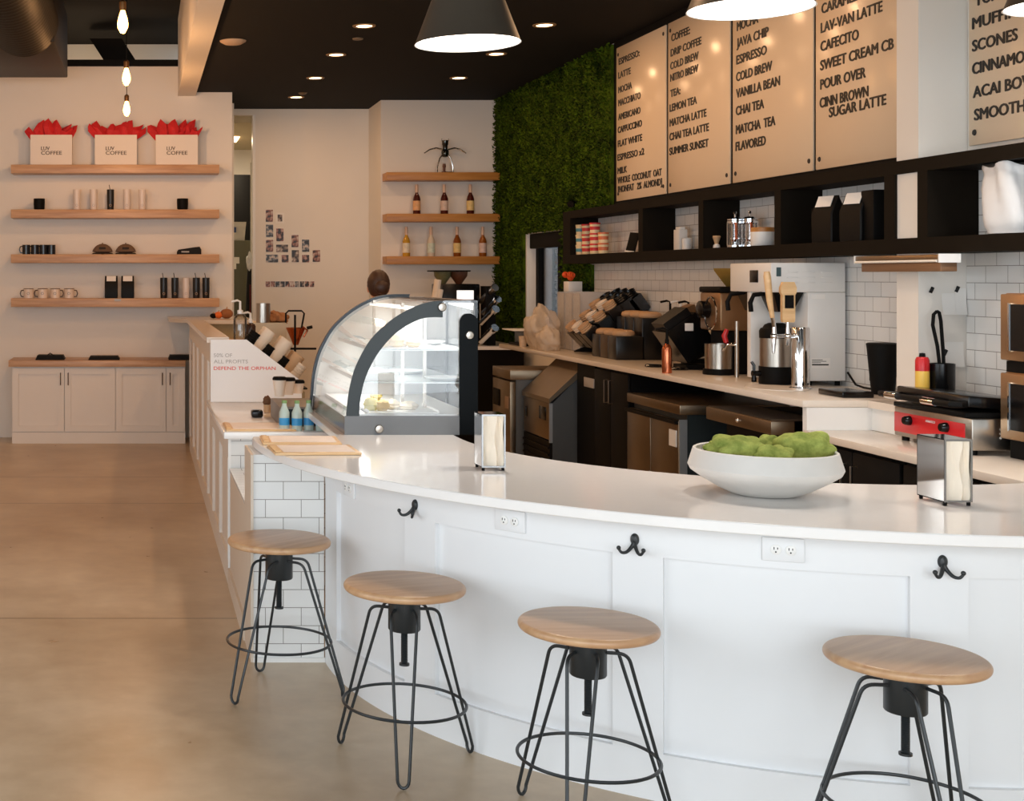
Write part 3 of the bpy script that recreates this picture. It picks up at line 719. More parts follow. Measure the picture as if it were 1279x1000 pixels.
def board(y0, y1, lines, cap, label, dots):
    t = thing('menu_board', label, 'menu board', (BX, (y0 + y1) / 2, ZB), 'cream letter menu boards')
    B().box(BX, min(y0, y1) + .006, ZB, WX - .009, max(y0, y1) - .006, ZT, .003).obj('board_panel', BOARDM, t)
    b = B()
    XF = BX - .0005
    for s, px, py, qx in lines:
        p = onX(px, py, XF)
        h = cap * p.y / F
        f = lambda u, v, d: (XF - d, p.y - u, p.z + v)
        if qx: wd = p.y - XF * F / (qx - 175); add_text(b, s, f, wd, h, bold=.045)
        else:
            wd = .053 * len(s); add_text(b, s, f, wd, h, bold=.045)
    b.obj('lettering', INK, t, smooth=0, normals=False)
    for (yy, zz) in dots:
        B().lathe([(.001, .004), (.013, .004), (.015, 0)], (XF, yy, zz), 14, mat=Matrix(((0, 0, -1), (0, 1, 0), (1, 0, 0)))).obj('screw_cap', INK, t)
def dots(y0, y1): return [(y0 - .05, ZB + .06), (y1 + .05, ZB + .06), (y0 - .05, ZT - .06), (y1 + .05, ZT - .06)]
for px0, px1, ln, cap, lab in ((769.5, 832, B1, 8.2, 'cream menu board headed ESPRESSO, beside the moss wall'), (834, 912, B2, 9.4, 'cream menu board headed COFFEE, second from the moss wall'),
                               (914.5, 1016, B3, 11.4, 'cream menu board listing flavours from MOCHA to FLAVORED'), (1018, 1124, B4, 12.8, 'cream menu board listing LAV-VAN LATTE, beside the column'), (1209, 1345, B5, 14.6, 'cream food menu board listing MUFFINS and SCONES, right of the column')):
    board(by(px0), max(by(px1), 6.60) if px1 == 1124 else by(px1), ln, cap, lab, dots(by(px0), by(px1) if px1 != 1124 else 6.60))

# ================================================================== BLACK WALL SHELF with bays
SX = 3.70
def sy(px): return SX * F / (px - 175)
SZ0, SZ1 = 1.809, 2.262
sh = thing('wall_shelf', 'long dark open shelf unit with bays under the menu boards', 'shelf', (3.82, 8.5, SZ0))
YE = sy(703)
for nm_, za, zb in (('bottom_board', SZ0, SZ0 + .075), ('top_board', SZ1 - .064, SZ1)):
    ol = [(SX, 5.0), (WX - .008, 5.0), (WX - .008, 6.304), (3.7135, 6.304), (3.7135, 6.489), (WX - .008, 6.489), (WX - .008, YE), (SX, YE)]
    B().prism(ol, lambda u, v, w: (u, v, za + (zb - za) * w)).obj(nm_, SHELFB, sh)
for a, c in ((703.2, 712), (797, 802.5), (872, 878), (967, 975), (1104, 1117), (1145.5, 1158)):
    B().box(SX + .001, sy(c), SZ0 + .075, WX - .008, sy(a), SZ1 - .064).obj('divider', SHELFB, sh)
SB = SZ0 + .0755
def onS(px, py0=None, X=None):            # point on the shelf floor: pixel column at depth X
    Y = X * F / (px - 175); return Vector((X, Y, SB))
# paper tubs
TUB = {k: M('tub_' + k, c, .5, var=.25, scale=40) for k, c in (('teal', (88, 146, 158)), ('red', (204, 48, 52)), ('orange', (214, 116, 74)))}
CREAM = M('tub_cream', (236, 214, 170), .5, var=.2, scale=40)
def tub(c, k, label):
    t = thing('paper_tub', label, 'tub', c, 'stacked paper tubs on the shelf')
    c = Vector(c)
    B().lathe([(.001, 0), (.036, 0), (.038, .012), (.0415, .074)], c, 24, cap=False).obj('cup', CREAM, t)
    B().lathe([(.0390, .026), (.0398, .040), (.0412, .054), (.0406, .054), (.0384, .026)], c, 24, cap=False).obj('printed_band', TUB[k], t)
    B().lathe([(.001, .074), (.0415, .072), (.044, .073), (.044, .084), (.041, .086), (.001, .086)], c, 24).obj('lid', CREAM if k == 'teal' else TUB[k], t)
NAMEK = ['bottom', 'middle', 'top']
cols = [(717.5, 3.76, 'teal', 3, 'front teal stack at the far left'), (725, 3.79, 'teal', 3, 'second teal stack'), (733, 3.80, 'red', 3, 'red stack next to the teal ones'), (743, 3.76, 'red', 3, 'front red stack'), (753.5, 3.76, 'orange', 2, 'orange stack at the right')]
for px, X, k, n, wh in cols:
    for j in range(n):
        p = onS(px, X=X); tub((p.x, p.y, p.z + .0865 * j), k, 'paper tub with %s band, %s of the %s' % (k, NAMEK[j] if n == 3 else ['bottom', 'top'][j], wh))
p = onS(787, X=3.84)
t = thing('tilted_card_holder', 'small dark leaning frame in the first shelf bay', 'frame', p)
b = B(); mt = Matrix.Translation(p + Vector((0, 0, .002))) @ Matrix.Rotation(R(14), 4, 'Y') @ Matrix.Rotation(R(20), 4, 'Z')
b.box(-.006, -.05, 0, .006, .05, .16, .002, mat=mt); b.obj('frame', BLACK, t)
b = B(); b.box(-.012, -.052, 0, -.007, .052, .012, mat=mt); b.obj('ledge', WHITEP, t)
p = onS(850, X=3.86); b = B().box(p.x - .03, p.y - .05, SB, p.x + .03, p.y + .05, SB + .15, .004); b.box(p.x - .02, p.y - .04, SB + .15, p.x + .02, p.y + .04, SB + .17, .006); o = b.obj('paper_pouch', PAPER); tag(o, 'white paper pouch standing in the second shelf bay', 'pouch')
p = onS(858, X=3.84); o = B().lathe([(.001, 0), (.03, 0), (.034, .08), (.03, .085), (.001, .085)], p, 20).obj('small_white_cup', WHITEP); tag(o, 'small pale cup beside the paper pouch', 'cup')
p = onS(895, X=3.78); t = thing('tea_whisk', 'small wooden tea whisk on a white foot', 'whisk', p)
B().lathe([(.001, 0), (.022, 0), (.02, .02), (.012, .028), (.001, .028)], p, 20).obj('foot', WHITEP, t); B().lathe([(.001, .028), (.012, .028), (.016, .045), (.026, .075), (.022, .082), (.001, .08)], p, 24).obj('bristles', KRAFT, t)
def press(px, X, label):
    p = onS(px, X=X); t = thing('french_press', label, 'coffee press', p, 'chrome french presses')
    B().lathe([(.044, .012), (.044, .17), (.042, .17), (.042, .014)], p, 28, cap=False).obj('beaker', GLASS, t)
    b = B().lathe([(.001, 0), (.046, 0), (.046, .014), (.001, .014)], p, 28)
    b.lathe([(.0445, .15), (.0465, .15), (.0465, .165), (.0445, .165)], p, 28, cap=False); b.obj('base', CHROME, t)
    for k in range(4):
        a = R(45 + 90 * k); B().box(p.x + .045 * math.cos(a) - .004, p.y + .045 * math.sin(a) - .004, p.z + .01, p.x + .045 * math.cos(a) + .004, p.y + .045 * math.sin(a) + .004, p.z + .16).obj('frame_strap', CHROME, t)
    B().lathe([(.001, .178), (.046, .170), (.046, .178), (.03, .190), (.006, .194), (.005, .21), (.011, .216), (.008, .226), (.001, .228)], p, 28).obj('lid', CHROME, t)
    B().lathe([(.001, .03), (.004, .03), (.004, .18), (.001, .18)], p, 10).lathe([(.001, .05), (.041, .05), (.041, .058), (.001, .058)], p, 24).obj('plunger', CHROME, t)
    B().tube([p + Vector((-.02, -.044, .15)), p + Vector((-.03, -.08, .15)), p + Vector((-.03, -.082, .05)), p + Vector((-.02, -.044, .04))], .007, 8).obj('handle', COPPER, t)
press(918, 3.77, 'left chrome french press on the shelf, beside the wooden whisk'); press(937, 3.84, 'right chrome french press standing behind the white mug jar')
p = onS(953, X=3.78); t = thing('mug_jar', 'white wide mug jar with a wooden lid', 'jar', p)
B().lathe([(.001, 0), (.066, 0), (.07, .006), (.07, .085), (.001, .085)], p, 32).obj('body', WHITEP, t); B().lathe([(.001, .085), (.071, .085), (.071, .108), (.066, .112), (.001, .112)], p, 32).obj('lid', OAKG, t)
B().tube([p + Vector((-.01, .068, .07)), p + Vector((-.01, .095, .07)), p + Vector((-.01, .108, .045)), p + Vector((-.01, .09, .02)), p + Vector((-.01, .066, .02))], .007, 8).obj('handle', WHITEP, t)
def coffee_bag(p, w, d, h, label, grp, rot=0, tagw=True):
    t = thing('coffee_bag', label, 'bag', p, grp); p = Vector(p); mt = Matrix.Translation(p) @ Matrix.Rotation(rot, 4, 'Z')
    b = B(); rings = []
    for z, ww, dd in ((0, .96, .96), (.02, 1, 1), (h * .62, 1, 1), (h * .8, .99, .6), (h * .95, .97, .2), (h, .97, .1)):
        x, y = ww * w / 2, dd * d / 2; c = .006
        rings.append([mt @ Vector(q) for q in ((-x + c, -y, z), (x - c, -y, z), (x, -y + min(c, y * .5), z), (x, y - min(c, y * .5), z), (x - c, y, z), (-x + c, y, z), (-x, y - min(c, y * .5), z), (-x, -y + min(c, y * .5), z))])
    b.ring_sweep(rings).obj('bag', BLACKF if False else M('matt_black_foil', (15, 14, 13), .5, var=.1, spec=.15), t)
    if tagw:
        b = B(); x = w * .36
        pts = [(-d * .10 - .004, h * .99), (-d * .52 - .004, h * .58)]
        v = [mt @ Vector((sx, yy, zz)) for sx, (yy, zz) in ((-x, pts[0]), (x, pts[0]), (x, (-d * .34 - .004, h * .76)), (-x, (-d * .34 - .004, h * .76)))]
        v2 = [q + (mt.to_3x3() @ Vector((0, -.003, .001))) for q in v]
        b.ring_sweep([v, v2]).obj('paper_label', PAPER, t)
    B().lathe([(.001, .002), (.014, .002), (.014, 0)], (0, 0, 0), 18, mat=mt.to_3x3() @ Matrix(((1, 0, 0), (0, 0, -1), (0, 1, 0)))).obj('round_sticker', KRAFT, t) if False else None
    return t
for i, (px, X) in enumerate(((1035, 3.76), (1071, 3.76))):
    p = onS(px, X=X); coffee_bag(p, .15, .10, .255, ['black coffee bag with a white folded label, left on the shelf', 'black coffee bag with a white folded label, right on the shelf'][i], 'coffee bags on the shelf', R(-90) + R(15))
p = onS(1095, X=3.80); o = B().box(p.x - .05, p.y - .06, SB, p.x + .05, p.y + .06, SB + .26, .006).obj('black_box', BLACK); tag(o, 'tall black box at the end of the coffee bags', 'box')
p = onS(1024, X=3.86); o = B().lathe([(.001, 0), (.04, 0), (.045, .2), (.001, .21)], p, 24).obj('dark_canister', BLACK); tag(o, 'dark canister behind the left coffee bag', 'canister')
def plastic_bag(px, X, w, h, label):
    p = onS(px, X=X); random.seed(int(px)); b = B(); rings = []; ph = random.uniform(0, 6)
    for k in range(19):
        z = k / 18; r = (.90, .97, 1.0, 1.03, 1.04, 1.02, .98, .92, .88, .94)[min(9, int(z * 9.99))] * (1 + .03 * math.sin(11 * z + ph))
        ring = []
        for q in range(40):
            a = 2 * math.pi * q / 40; rr = r * (1 + (.03 + .09 * z) * math.sin(5 * a + 3 * z + ph) + .04 * z * math.sin(13 * a + 9 * z))
            ring.append((min(3.93, p.x + w * .36 * rr * math.cos(a)), p.y + w * .5 * rr * math.sin(a), SB + .002 + h * z + .012 * z * math.sin(4 * a + ph)))
        rings.append(ring)
    b.ring_sweep(rings)
    o = b.obj('plastic_bag', M('white_plastic_film', (214, 214, 214), .35, var=.03, trans=.0), smooth=70); tag(o, label, 'bag', 'white bags on the shelf')
plastic_bag(1266, 3.80, .27, .30, 'crumpled white plastic bag in the right shelf bay'); plastic_bag(1334, 3.80, .20, .27, 'second crumpled white plastic bag at the photo edge')

# rail under the shelf, column papers
t = thing('under_shelf_rail', 'wooden ticket rail fixed under the shelf at the column', 'rail', (3.66, 6.4, 1.74))
y0, y1 = 3.62 * F / (1178 - 175), 3.62 * F / (1073 - 175)
B().box(3.60, y0, 1.765, 3.695, y1, 1.80, .004).obj('rail_body', DSTEEL, t); B().box(3.615, y0 + .01, 1.722, 3.69, y1 - .03, 1.765, .003).obj('rail_lip', M('bronze_rail', (132, 98, 70), .4, .3), t)
B().box(3.597, y0 - .006, 1.762, 3.697, y0, 1.802).obj('end_cap', WHITEP, t); B().box(3.597, y1, 1.762, 3.697, y1 + .006, 1.802).obj('end_cap', WHITEP, t)
B().tube([(3.598, y0 + .01, 1.77), (3.598, y1 - .01, 1.77)], .006, 8).obj('light_tube', M('frosted_tube', (236, 228, 216), .3), t)
def sheet(x, y0, y1, z0, z1, label, face='X', name='paper_sheet', cat='paper', mat=None, curl=.012):
    b = B(); rings = []
    for i in range(7):
        w = i / 6; off = curl * (1 - w) ** 2
        z = z0 + (z1 - z0) * w
        if face == 'X': rings.append([(x - off, y0, z), (x - off, y1, z), (x - off - .0012, y1, z), (x - off - .0012, y0, z)])
        else: rings.append([(y0, x - off, z), (y1, x - off, z), (y1, x - off - .0012, z), (y0, x - off - .0012, z)])
    o = b.ring_sweep(rings).obj(name, mat or PAPER); return tag(o, label, cat)
CY = 6.305
def cxz(px, py): return (px - 175) / F * CY, 1.7 - (py - 345) / F * CY
def colsheet(a, c, d, e, label, dz=0):
    x0, z1 = cxz(a, c); x1, z0 = cxz(d, e); return sheet(CY - .001 - dz, x0, x1, z0, z1, label, 'Y')
PT = M('printed_grey', (170, 168, 164), .8)
colsheet(1176, 366, 1193, 393, 'small white note on the column, left of the taped receipt')
WY = 3.944
def wy(px): return WY * F / (px - 175)
colsheet(1192, 360, 1206, 393, 'curled white receipt at the right edge of the column', .002)
colsheet(1178, 427, 1203, 458, 'printed sheet on the column above the black pot')
def magnet(px, py, label):
    x, z = cxz(px, py); mt = Matrix.Translation((x, CY - .001, z)) @ Matrix.Rotation(R(25), 4, 'Y')
    o = B().box(-.008, -.006, -.015, .008, 0, .015, .002, mat=mt).obj('magnet', BLACKG); tag(o, label, 'magnet', 'black magnets on the column')
magnet(1163, 362, 'black magnet alone on the column face, upper left'); magnet(1180, 440, 'black magnet low on the column beside the printed sheet')
magnet(1195, 361, 'black magnet holding the curled receipt')

# ================================================================== BACK COUNTER (right)
XF, BCZ = 3.26, 1.09
YL, YR = 12.0, 6.50
o = B().box(XF, YR, BCZ - .035, WX - .007, YL, BCZ, .003).box(3.58, 6.14, BCZ - .035, WX - .007, YR, BCZ).obj('back_countertop', QUARTZB); tag(o, 'long cream back countertop under the dark shelf', 'countertop')
o = B().box(XF + .02, YR - .0, .945, WX - .007, YR + .04, BCZ - .036).box(3.60, 6.15, .945, WX - .007, YR, BCZ - .036).box(3.28, YR, 0, WX - .007, YR + .04, .945).obj('counter_end_panel', TRIM); tag(o, 'white end panel where the counter steps down', 'panel')
LCZ = .944
o = B().box(XF, 4.83, LCZ - .035, WX - .007, 6.498, LCZ, .003).obj('low_countertop', QUARTZB); tag(o, 'lower cream countertop holding the grill and ovens', 'countertop')
def cabinet(y0, y1, z1, label, nd=2):
    t = thing('base_cabinet', label, 'cabinet', (3.6, (y0 + y1) / 2, 0), 'black base cabinets')
    B().box(XF + .05, y0, 0, WX - .01, y1, z1).obj('body', BLACK, t)
    for k in range(nd):
        a = y0 + (y1 - y0) * k / nd + .004; c = y0 + (y1 - y0) * (k + 1) / nd - .004
        d = B().box(XF + .03, a, .10, XF + .0495, c, z1 - .02, .003).obj('door', BLACK, t)
        yh = c - .04 if k % 2 == 0 else a + .04
        B().tube([(XF + .03, yh, z1 - .08), (XF + .0, yh, z1 - .08), (XF + .0, yh, z1 - .24), (XF + .03, yh, z1 - .24)], .005, 8).obj('handle', STEEL, d)
cabinet(5.72, 6.49, LCZ - .036, 'black two door cabinet under the lower countertop, beside the bowl')
cabinet(4.92, 5.70, LCZ - .036, 'black two door cabinet under the countertop below the ovens')
def py_(px): return XF * F / (px - 175)
# tall black cabinet between ice machine and fridge
cabinet(py_(779), py_(737), BCZ - .036, 'tall black cabinet between ice machine and two door fridge')
B_ = lambda: B()
# two door under-counter fridge
y0, y1 = py_(846), py_(781)
zt = .92
t = thing('undercounter_fridge', 'two door stainless undercounter fridge', 'fridge', (3.6, (y0 + y1) / 2, 0))
B().box(XF + .06, y0, 0, WX - .01, y1, zt - .06).obj('body', M('fridge_dark_side', (46, 56, 60), .35, .3), t)
B().box(XF + .01, y0 - .01, zt - .06, WX - .01, y1 + .0, zt, .006).obj('top', DSTEEL, t)
ym = (y0 + y1) / 2 + .02
for a, c in ((y0 + .01, ym - .005), (ym + .005, y1 - .005)):
    d = B().box(XF + .01, a, .08, XF + .058, c, zt - .10, .005).obj('door', DSTEEL, t)
B().box(XF + .001, y0 + .03, .66, XF + .0095, y0 + .13, .76).obj('door_badge', WHITEM, t)
B().box(XF - .012, y0 + .012, zt - .12, XF + .02, y1 - .01, zt - .1).obj('handle_lip', BLACK, t)
B().box(XF + .012, y0 - .006, .1, XF + .058, y0 + .006, zt - .09).obj('door_edge', M('silver_trim', (170, 178, 184), .35, .6), t)
# dishwasher under the counter right of it
y0, y1 = py_(968), py_(886)
t = thing('undercounter_dishwasher', 'black undercounter machine with a steel drawer on top', 'dishwasher', (3.6, (y0 + y1) / 2, 0))
B().box(XF + .10, y0, 0, WX - .01, y1, .955).obj('body', BLACK, t)
B().box(XF - .02, y0, .885, XF + .3, y1, .955, .004).obj('drawer', DSTEEL, t)
g = B()
for k in range(30):
    y = y0 + .02 + (y1 - y0 - .04) * k / 29; g.box(XF - .01, y, .956, XF + .25, y + .008, .962)
g.obj('drip_grate', STEEL, t)
B().ball((XF - .024, (y0 + y1) / 2 - .02, .92), .012, 12, 8).obj('knob', CHROME, t)
B().box(XF + .09, y0 + .02, .70, XF + .099, y0 + .16, .715).obj('badge', DSTEEL, t)
# ice machine
y0, y1 = 3.10 * F / (687 - 175), 10.68
XI = 3.10
t = thing('ice_machine', 'slant fronted ice machine with a brown metal lid', 'ice machine', (3.5, (y0 + y1) / 2, 0))
prof = [(XI, .0), (XI, .78), (XI + .30, 1.05), (WX - .6 + .5, 1.05), (WX - .1, 0)]
def pr(xz, ya, yb): return lambda u, v, w: (u, ya + (yb - ya) * w, v)
B().prism([(XI + .02, 0), (XI + .02, .74), (XI + .30, 1.02), (3.85, 1.02), (3.85, 0)], pr(0, y0 + .003, y1)).obj('body', M('ice_machine_side', (84, 90, 94), .35, .2), t)
B().prism([(XI - .01, .74), (XI - .01, .775), (XI + .28, 1.05), (XI + .32, 1.05), (XI + .32, 1.025)], pr(0, y0 - .012, y1 + .005)).obj('lid', DSTEEL, t)
B().box(XI, y0 + .01, .46, XI + .019, y1 - .01, .735, .004).obj('front_panel', DSTEEL, t)
B().box(XI - .004, y0, .44, XI + .02, y0 + .012, .74).obj('edge_trim', M('silver_trim', (170, 178, 184), .35, .6), t)
g = B().box(XI, y0 + .01, .05, XI + .019, y1 - .01, .45)
for k in range(7): g.box(XI - .012, y0 + .02, .09 + .05 * k, XI, y1 - .02, .105 + .05 * k)
g.obj('louvre_grille', BLACK, t)
B().box(XI - .006, y0 + .10, .60, XI - .001, y0 + .26, .70, .002).obj('latch_recess', BLACKG, t)
B().box(XI - .005, y1 - .10, .58, XI - .001, y1 - .06, .66).obj('switch', BLACKG, t)
o = B().box(3.30, py_(736.5) - 0, .0, 3.9, y0 - .02, BCZ - .037).obj('filler_board', BLACK); tag(o, 'black filler panel right of the ice machine', 'panel')
o = B().box(XF + .03, py_(736) + .0, .885, XF + .0395, py_(724), .955, .003).obj('wall_outlet', M('grey_plate', (176, 170, 164), .4)); tag(o, 'grey outlet plate beside the ice machine', 'outlet')
# single door fridge farther left
XG = 3.0
y0, y1 = 10.72, XG * F / (615 - 175)
t = thing('small_fridge', 'brown steel single door fridge left of the ice machine', 'fridge', (3.3, (y0 + y1) / 2, 0))
B().box(XG + .05, y0, 0, 3.85, y1, .86).obj('body', GREYM, t); B().box(XG, y0 - .005, .86, 3.85, y1, .94, .006).obj('top', DSTEEL, t)
d = B().box(XG + .002, y0 + .004, .06, XG + .049, y1 - .004, .845, .004).obj('door', DSTEEL, t)
B().box(XG - .006, y1 - .23, .62, XG + .001, y1 - .04, .76, .003).obj('recessed_handle', BLACK, d); B().box(XG - .004, y0 + .03, .62, XG + .001, y0 + .13, .72).obj('badge', M('badge_tan', (150, 122, 98), .4), d)
# ------------------------------------------------------------------ items on the back counter
def onC(px, py): return onZ(px, py, BCZ)
Z0 = BCZ + .0008
# white batch coffee brewer
xb, yn, yf = 3.51, 7.35, 7.86
t = thing('coffee_brewer', 'large white twin coffee brewer on the back counter', 'coffee machine', (3.7, 7.6, BCZ))
B().box(xb, yn, 1.611, 3.925, yf, 1.776, .006).obj('top_housing', WHITEM, t)
B().box(3.715, yn, 1.118, 3.925, yf, 1.6105, .004).obj('rear_body', WHITEM, t)
B().box(xb + .012, 7.62, 1.118, 3.7145, 7.665, 1.6105, .003).obj('divider_panel', WHITEM, t)
for x in (3.74, 3.90):
    for y in (yn + .04, yf - .04): B().cyl((x, y, Z0), (x, y, 1.118), .014, n=12).obj('foot', BLACK, t)
for y in (7.64,): B().cyl((xb + .04, y, Z0), (xb + .04, y, 1.118), .014, n=12).obj('foot', BLACK, t)
B().box(xb - .004, 7.50, 1.665, xb - .0003, 7.60, 1.735, .002).obj('control_screen', BLACKG, t)
B().box(xb + .03, yn - .003, 1.70, xb + .055, yn, 1.75).obj('switch', M('switch_teal', (70, 92, 96), .3), t)
g = B()
for r_ in range(3):
    for c_ in range(3): g.box(3.60 + c_ * .095, yn - .003, 1.66 + r_ * .03, 3.66 + c_ * .095, yn, 1.667 + r_ * .03, .001)
g.obj('vent_louvres', WHITEM, t)
B().box(3.735, yn - .0015, 1.19, 3.84, yn, 1.245).obj('rating_label', PAPER, t); g = B().box(3.737, yn - .0022, 1.205, 3.83, yn - .0015, 1.212); 
for k, wd in ((0, .05), (1, .08), (2, .06)): g.box(3.737, yn - .0022, 1.218 + k * .008, 3.737 + wd, yn - .0015, 1.221 + k * .008)
g.obj('label_print', BLACK, t)
B().box(3.735, yn - .0015, 1.575, 3.81, yn, 1.60).obj('warning_label', PAPER, t)
for y in (7.47, 7.76):
    f = B().ring_sweep([[(xb + .03, y - .085, 1.61), (3.71, y - .085, 1.61), (3.71, y + .085, 1.61), (xb + .03, y + .085, 1.61)], [(xb + .07, y - .06, 1.50), (3.66, y - .06, 1.50), (3.66, y + .06, 1.50), (xb + .07, y + .06, 1.50)]]).obj('brew_basket', BLACKG, t)
    B().tube([(xb + .04, y, 1.605), (xb - .04, y, 1.595), (xb - .06, y, 1.55), (xb - .055, y, 1.50)], .013, 8).obj('basket_handle', BLACK, f)
def server(x, y, label):
    t = thing('thermal_server', label, 'coffee urn', (x, y, BCZ), 'thermal servers of the brewer'); c = (x, y, Z0)
    B().lathe([(.001, .0), (.088, .0), (.09, .01), (.09, .10), (.001, .10)], c, 36).obj('base', BLACK, t)
    B().lathe([(.085, .10), (.085, .26)], c, 36, cap=False).obj('steel_shell', STEEL, t)
    B().lathe([(.087, .26), (.088, .30), (.08, .315), (.07, .318), (.06, .335), (.04, .345), (.001, .345)], c, 36).obj('lid', BLACK, t)
    B().tube([(x - .08, y, BCZ + .06), (x - .135, y, BCZ + .06)], .016, 12).tube([(x - .125, y, BCZ + .065), (x - .125, y, BCZ + .02)], .011, 10).tube([(x - .125, y, BCZ + .07), (x - .122, y + .004, BCZ + .105), (x - .135, y + .01, BCZ + .125)], .008, 8).obj('spigot', BLACKG, t)
server(3.605, 7.49, 'steel and black thermal server under the near brewer side')
# nitro tap tower
p = Vector((3.585, 7.17, BCZ)); c = (p.x, p.y, Z0)
t = thing('beer_tap_tower', 'chrome column tap tower with two wooden tap handles', 'tap tower', p)
B().lathe([(.001, 0), (.058, 0), (.058, .006), (.046, .01), (.046, .325), (.042, .334), (.001, .335)], c, 40).obj('column', CHROME, t)
for px, nm, tip in ((967, 'left', 0), (984, 'right', 1)):
    q = Vector(((px - 175) / F * 7.05, 7.05, BCZ + .29))
    B().tube([p + Vector((-.02, 0, .29)), q.lerp(p + Vector((0, 0, .29)), .3), q], .012, 12).obj('shank', CHROME, t)
    f = B().tube([q + Vector((0, 0, .05)), q, q + Vector((-.008, -.01, -.05)), q + Vector((-.008, -.012, -.09 if not tip else -.04))], .012, 12, rs=[.010, .013, .010, .006]); f.ball(q, .019, 14, 10); f.obj('faucet', CHROME, t)
    if not tip:
        B().tube([q + Vector((0, 0, .05)), q + Vector((-.012, -.006, .10))], .010, 12).obj('ferrule', CHROME, t)
        B().tube([q + Vector((-.012, -.006, .10)), q + Vector((-.03, -.012, .19)), q + Vector((-.045, -.016, .32)), q + Vector((-.048, -.017, .345))], .02, 14, rs=[.011, .016, .019, .014]).obj('tap_handle', CLIPW, t)
    else:
        B().tube([q + Vector((0, 0, .04)), q + Vector((0, 0, .08))], .010, 12).obj('ferrule', CHROME, t)
        hx = q.x; hz = q.z + .075
        out = [(-.030, 0), (.030, 0), (.034, .015), (.034, .145), (.042, .16), (.042, .185), (.03, .215), (-.03, .215), (-.042, .185), (-.042, .16), (-.034, .145), (-.034, .015)]
        h = B().prism(out, lambda u, v, w: (hx + u, 7.05 - .012 + .024 * w, hz + v)).obj('tap_handle', CLIPW, t)
        B().box(hx - .022, 7.033, hz + .075, hx + .024, 7.0378, hz + .145).obj('dark_inlay', BLACK, h)
o = B().lathe([(.001, 0), (.15, 0), (.15, .004), (.001, .004)], (3.47, 7.2, Z0), 30, sy=1.3).obj('drip_tray', M('cream_tray', (232, 220, 206), .3)); tag(o, 'flat oval drip tray under the taps', 'tray')
# grinder with bronze hopper and steel bin
p = Vector((3.70, 8.36, BCZ))
t = thing('coffee_grinder', 'bronze coffee grinder with dial and hopper, left of the brewer', 'grinder', p)
B().box(3.60, 8.20, 1.36, 3.93, 8.50, 1.60, .015).obj('housing', M('bronze_metal', (150, 118, 86), .35, .7, var=.08), t)
B().box(3.595, 8.195, 1.60, 3.93, 8.505, 1.635, .01).obj('cap', BLACK, t)
B().box(3.66, 8.22, Z0, 3.93, 8.48, 1.36, .01).obj('column', BLACK, t)
B().lathe([(.001, 0), (.055, 0), (.055, .05), (.04, .058), (.001, .058)], (3.5985, 8.38, 1.49), 28, mat=Matrix(((0, 0, -1), (0, 1, 0), (1, 0, 0)))).obj('dial', BLACKG, t)
B().tube([(3.585 , 8.30 + .085 * math.cos(R(a)), 1.47 + .10 * math.sin(R(a))) for a in range(0, 360, 15)], .006, 8, closed=True).obj('wire_ring', CHROME, t)
B().lathe([(.05, 0), (.06, .03), (.12, .11), (.13, .115), (.126, .10), (.05, 0)], (3.74, 8.32, 1.636), 4, cap=False).obj('hopper', M('gold_hopper', (158, 128, 62), .3, .5), t)
c = (3.60, 8.22, Z0)
t = thing('steel_canister', 'steel canister on a black base in front of the grinder', 'canister', c)
B().lathe([(.001, 0), (.092, 0), (.094, .01), (.09, .036), (.001, .036)], c, 36).obj('base', BLACK, t); B().lathe([(.08, .036), (.082, .19), (.079, .19), (.077, .04), (.001, .04)], c, 36, cap=False).obj('shell', STEEL, t)
t = thing('water_tap', 'slim upright pipe with a red tap lever', 'tap', (3.60, 7.97, BCZ))
B().tube([(3.60, 7.97, Z0), (3.60, 7.97, BCZ + .34)], .012, 12).obj('pipe', STEEL, t); B().tube([(3.60, 7.97, BCZ + .20), (3.55, 7.99, BCZ + .20), (3.53, 8.0, BCZ + .16)], .010, 10).obj('spout', CHROME, t)
B().tube([(3.545, 7.99, BCZ + .21), (3.535, 7.995, BCZ + .25), (3.55, 7.99, BCZ + .29)], .014, 10, rs=[.014, .016, .012]).obj('lever', M('red_plastic', (196, 28, 34), .35), t)
for i, (x, y) in enumerate(((3.52, 8.62), (3.46, 8.9))):
    o = B().lathe([(.001, 0), (.055, 0), (.058, .006), (.05, .016), (.001, .018)], (x, y, Z0), 28).obj('round_lid', BLACKG); tag(o, ['round black lid lying left of the steel canister', 'round black lid lying by the tilted black bins'][i], 'lid', 'black lids on the counter')
# copper bottle with pump, and pump bottles
def pump_bottle(x, y, r, h, mat, pm, label, grp, z=Z0, neck=.09):
    t = thing('pump_bottle', label, 'bottle', (x, y, z), grp); c = (x, y, z)
    B().lathe([(.001, 0), (r * .96, 0), (r, .006), (r, h * .8), (r * .8, h * .92), (r * .4, h), (.001, h)], c, 28).obj('bottle', mat, t)
    B().lathe([(.001, h), (r * .42, h), (r * .42, h + .025), (.009, h + .03), (.008, h + neck), (.001, h + neck)], c, 16).obj('pump_collar', pm, t)
    B().tube([(x, y, z + h + neck * .3), (x, y, z + h + neck), (x - .02, y + .012, z + h + neck + .008), (x - .06, y + .03, z + h + neck - .002)], .008, 8).obj('nozzle', pm, t)
pump_bottle(*onC(833, 466).xy, .030, .185, COPPER, BLACK, 'copper pump bottle left of the tilted black bins', 'pump bottles')
pump_bottle(3.82, 9.52, .034, .30, M('amber_syrup', (60, 36, 24), .2), BLACK, 'dark pump bottle behind the copper one', 'pump bottles', neck=.125)
pump_bottle(3.85, 9.41, .034, .30, M('clear_syrup', (208, 190, 170), .2), WHITEP, 'pale pump bottle with a white pump at the tile wall', 'pump bottles', neck=.125)
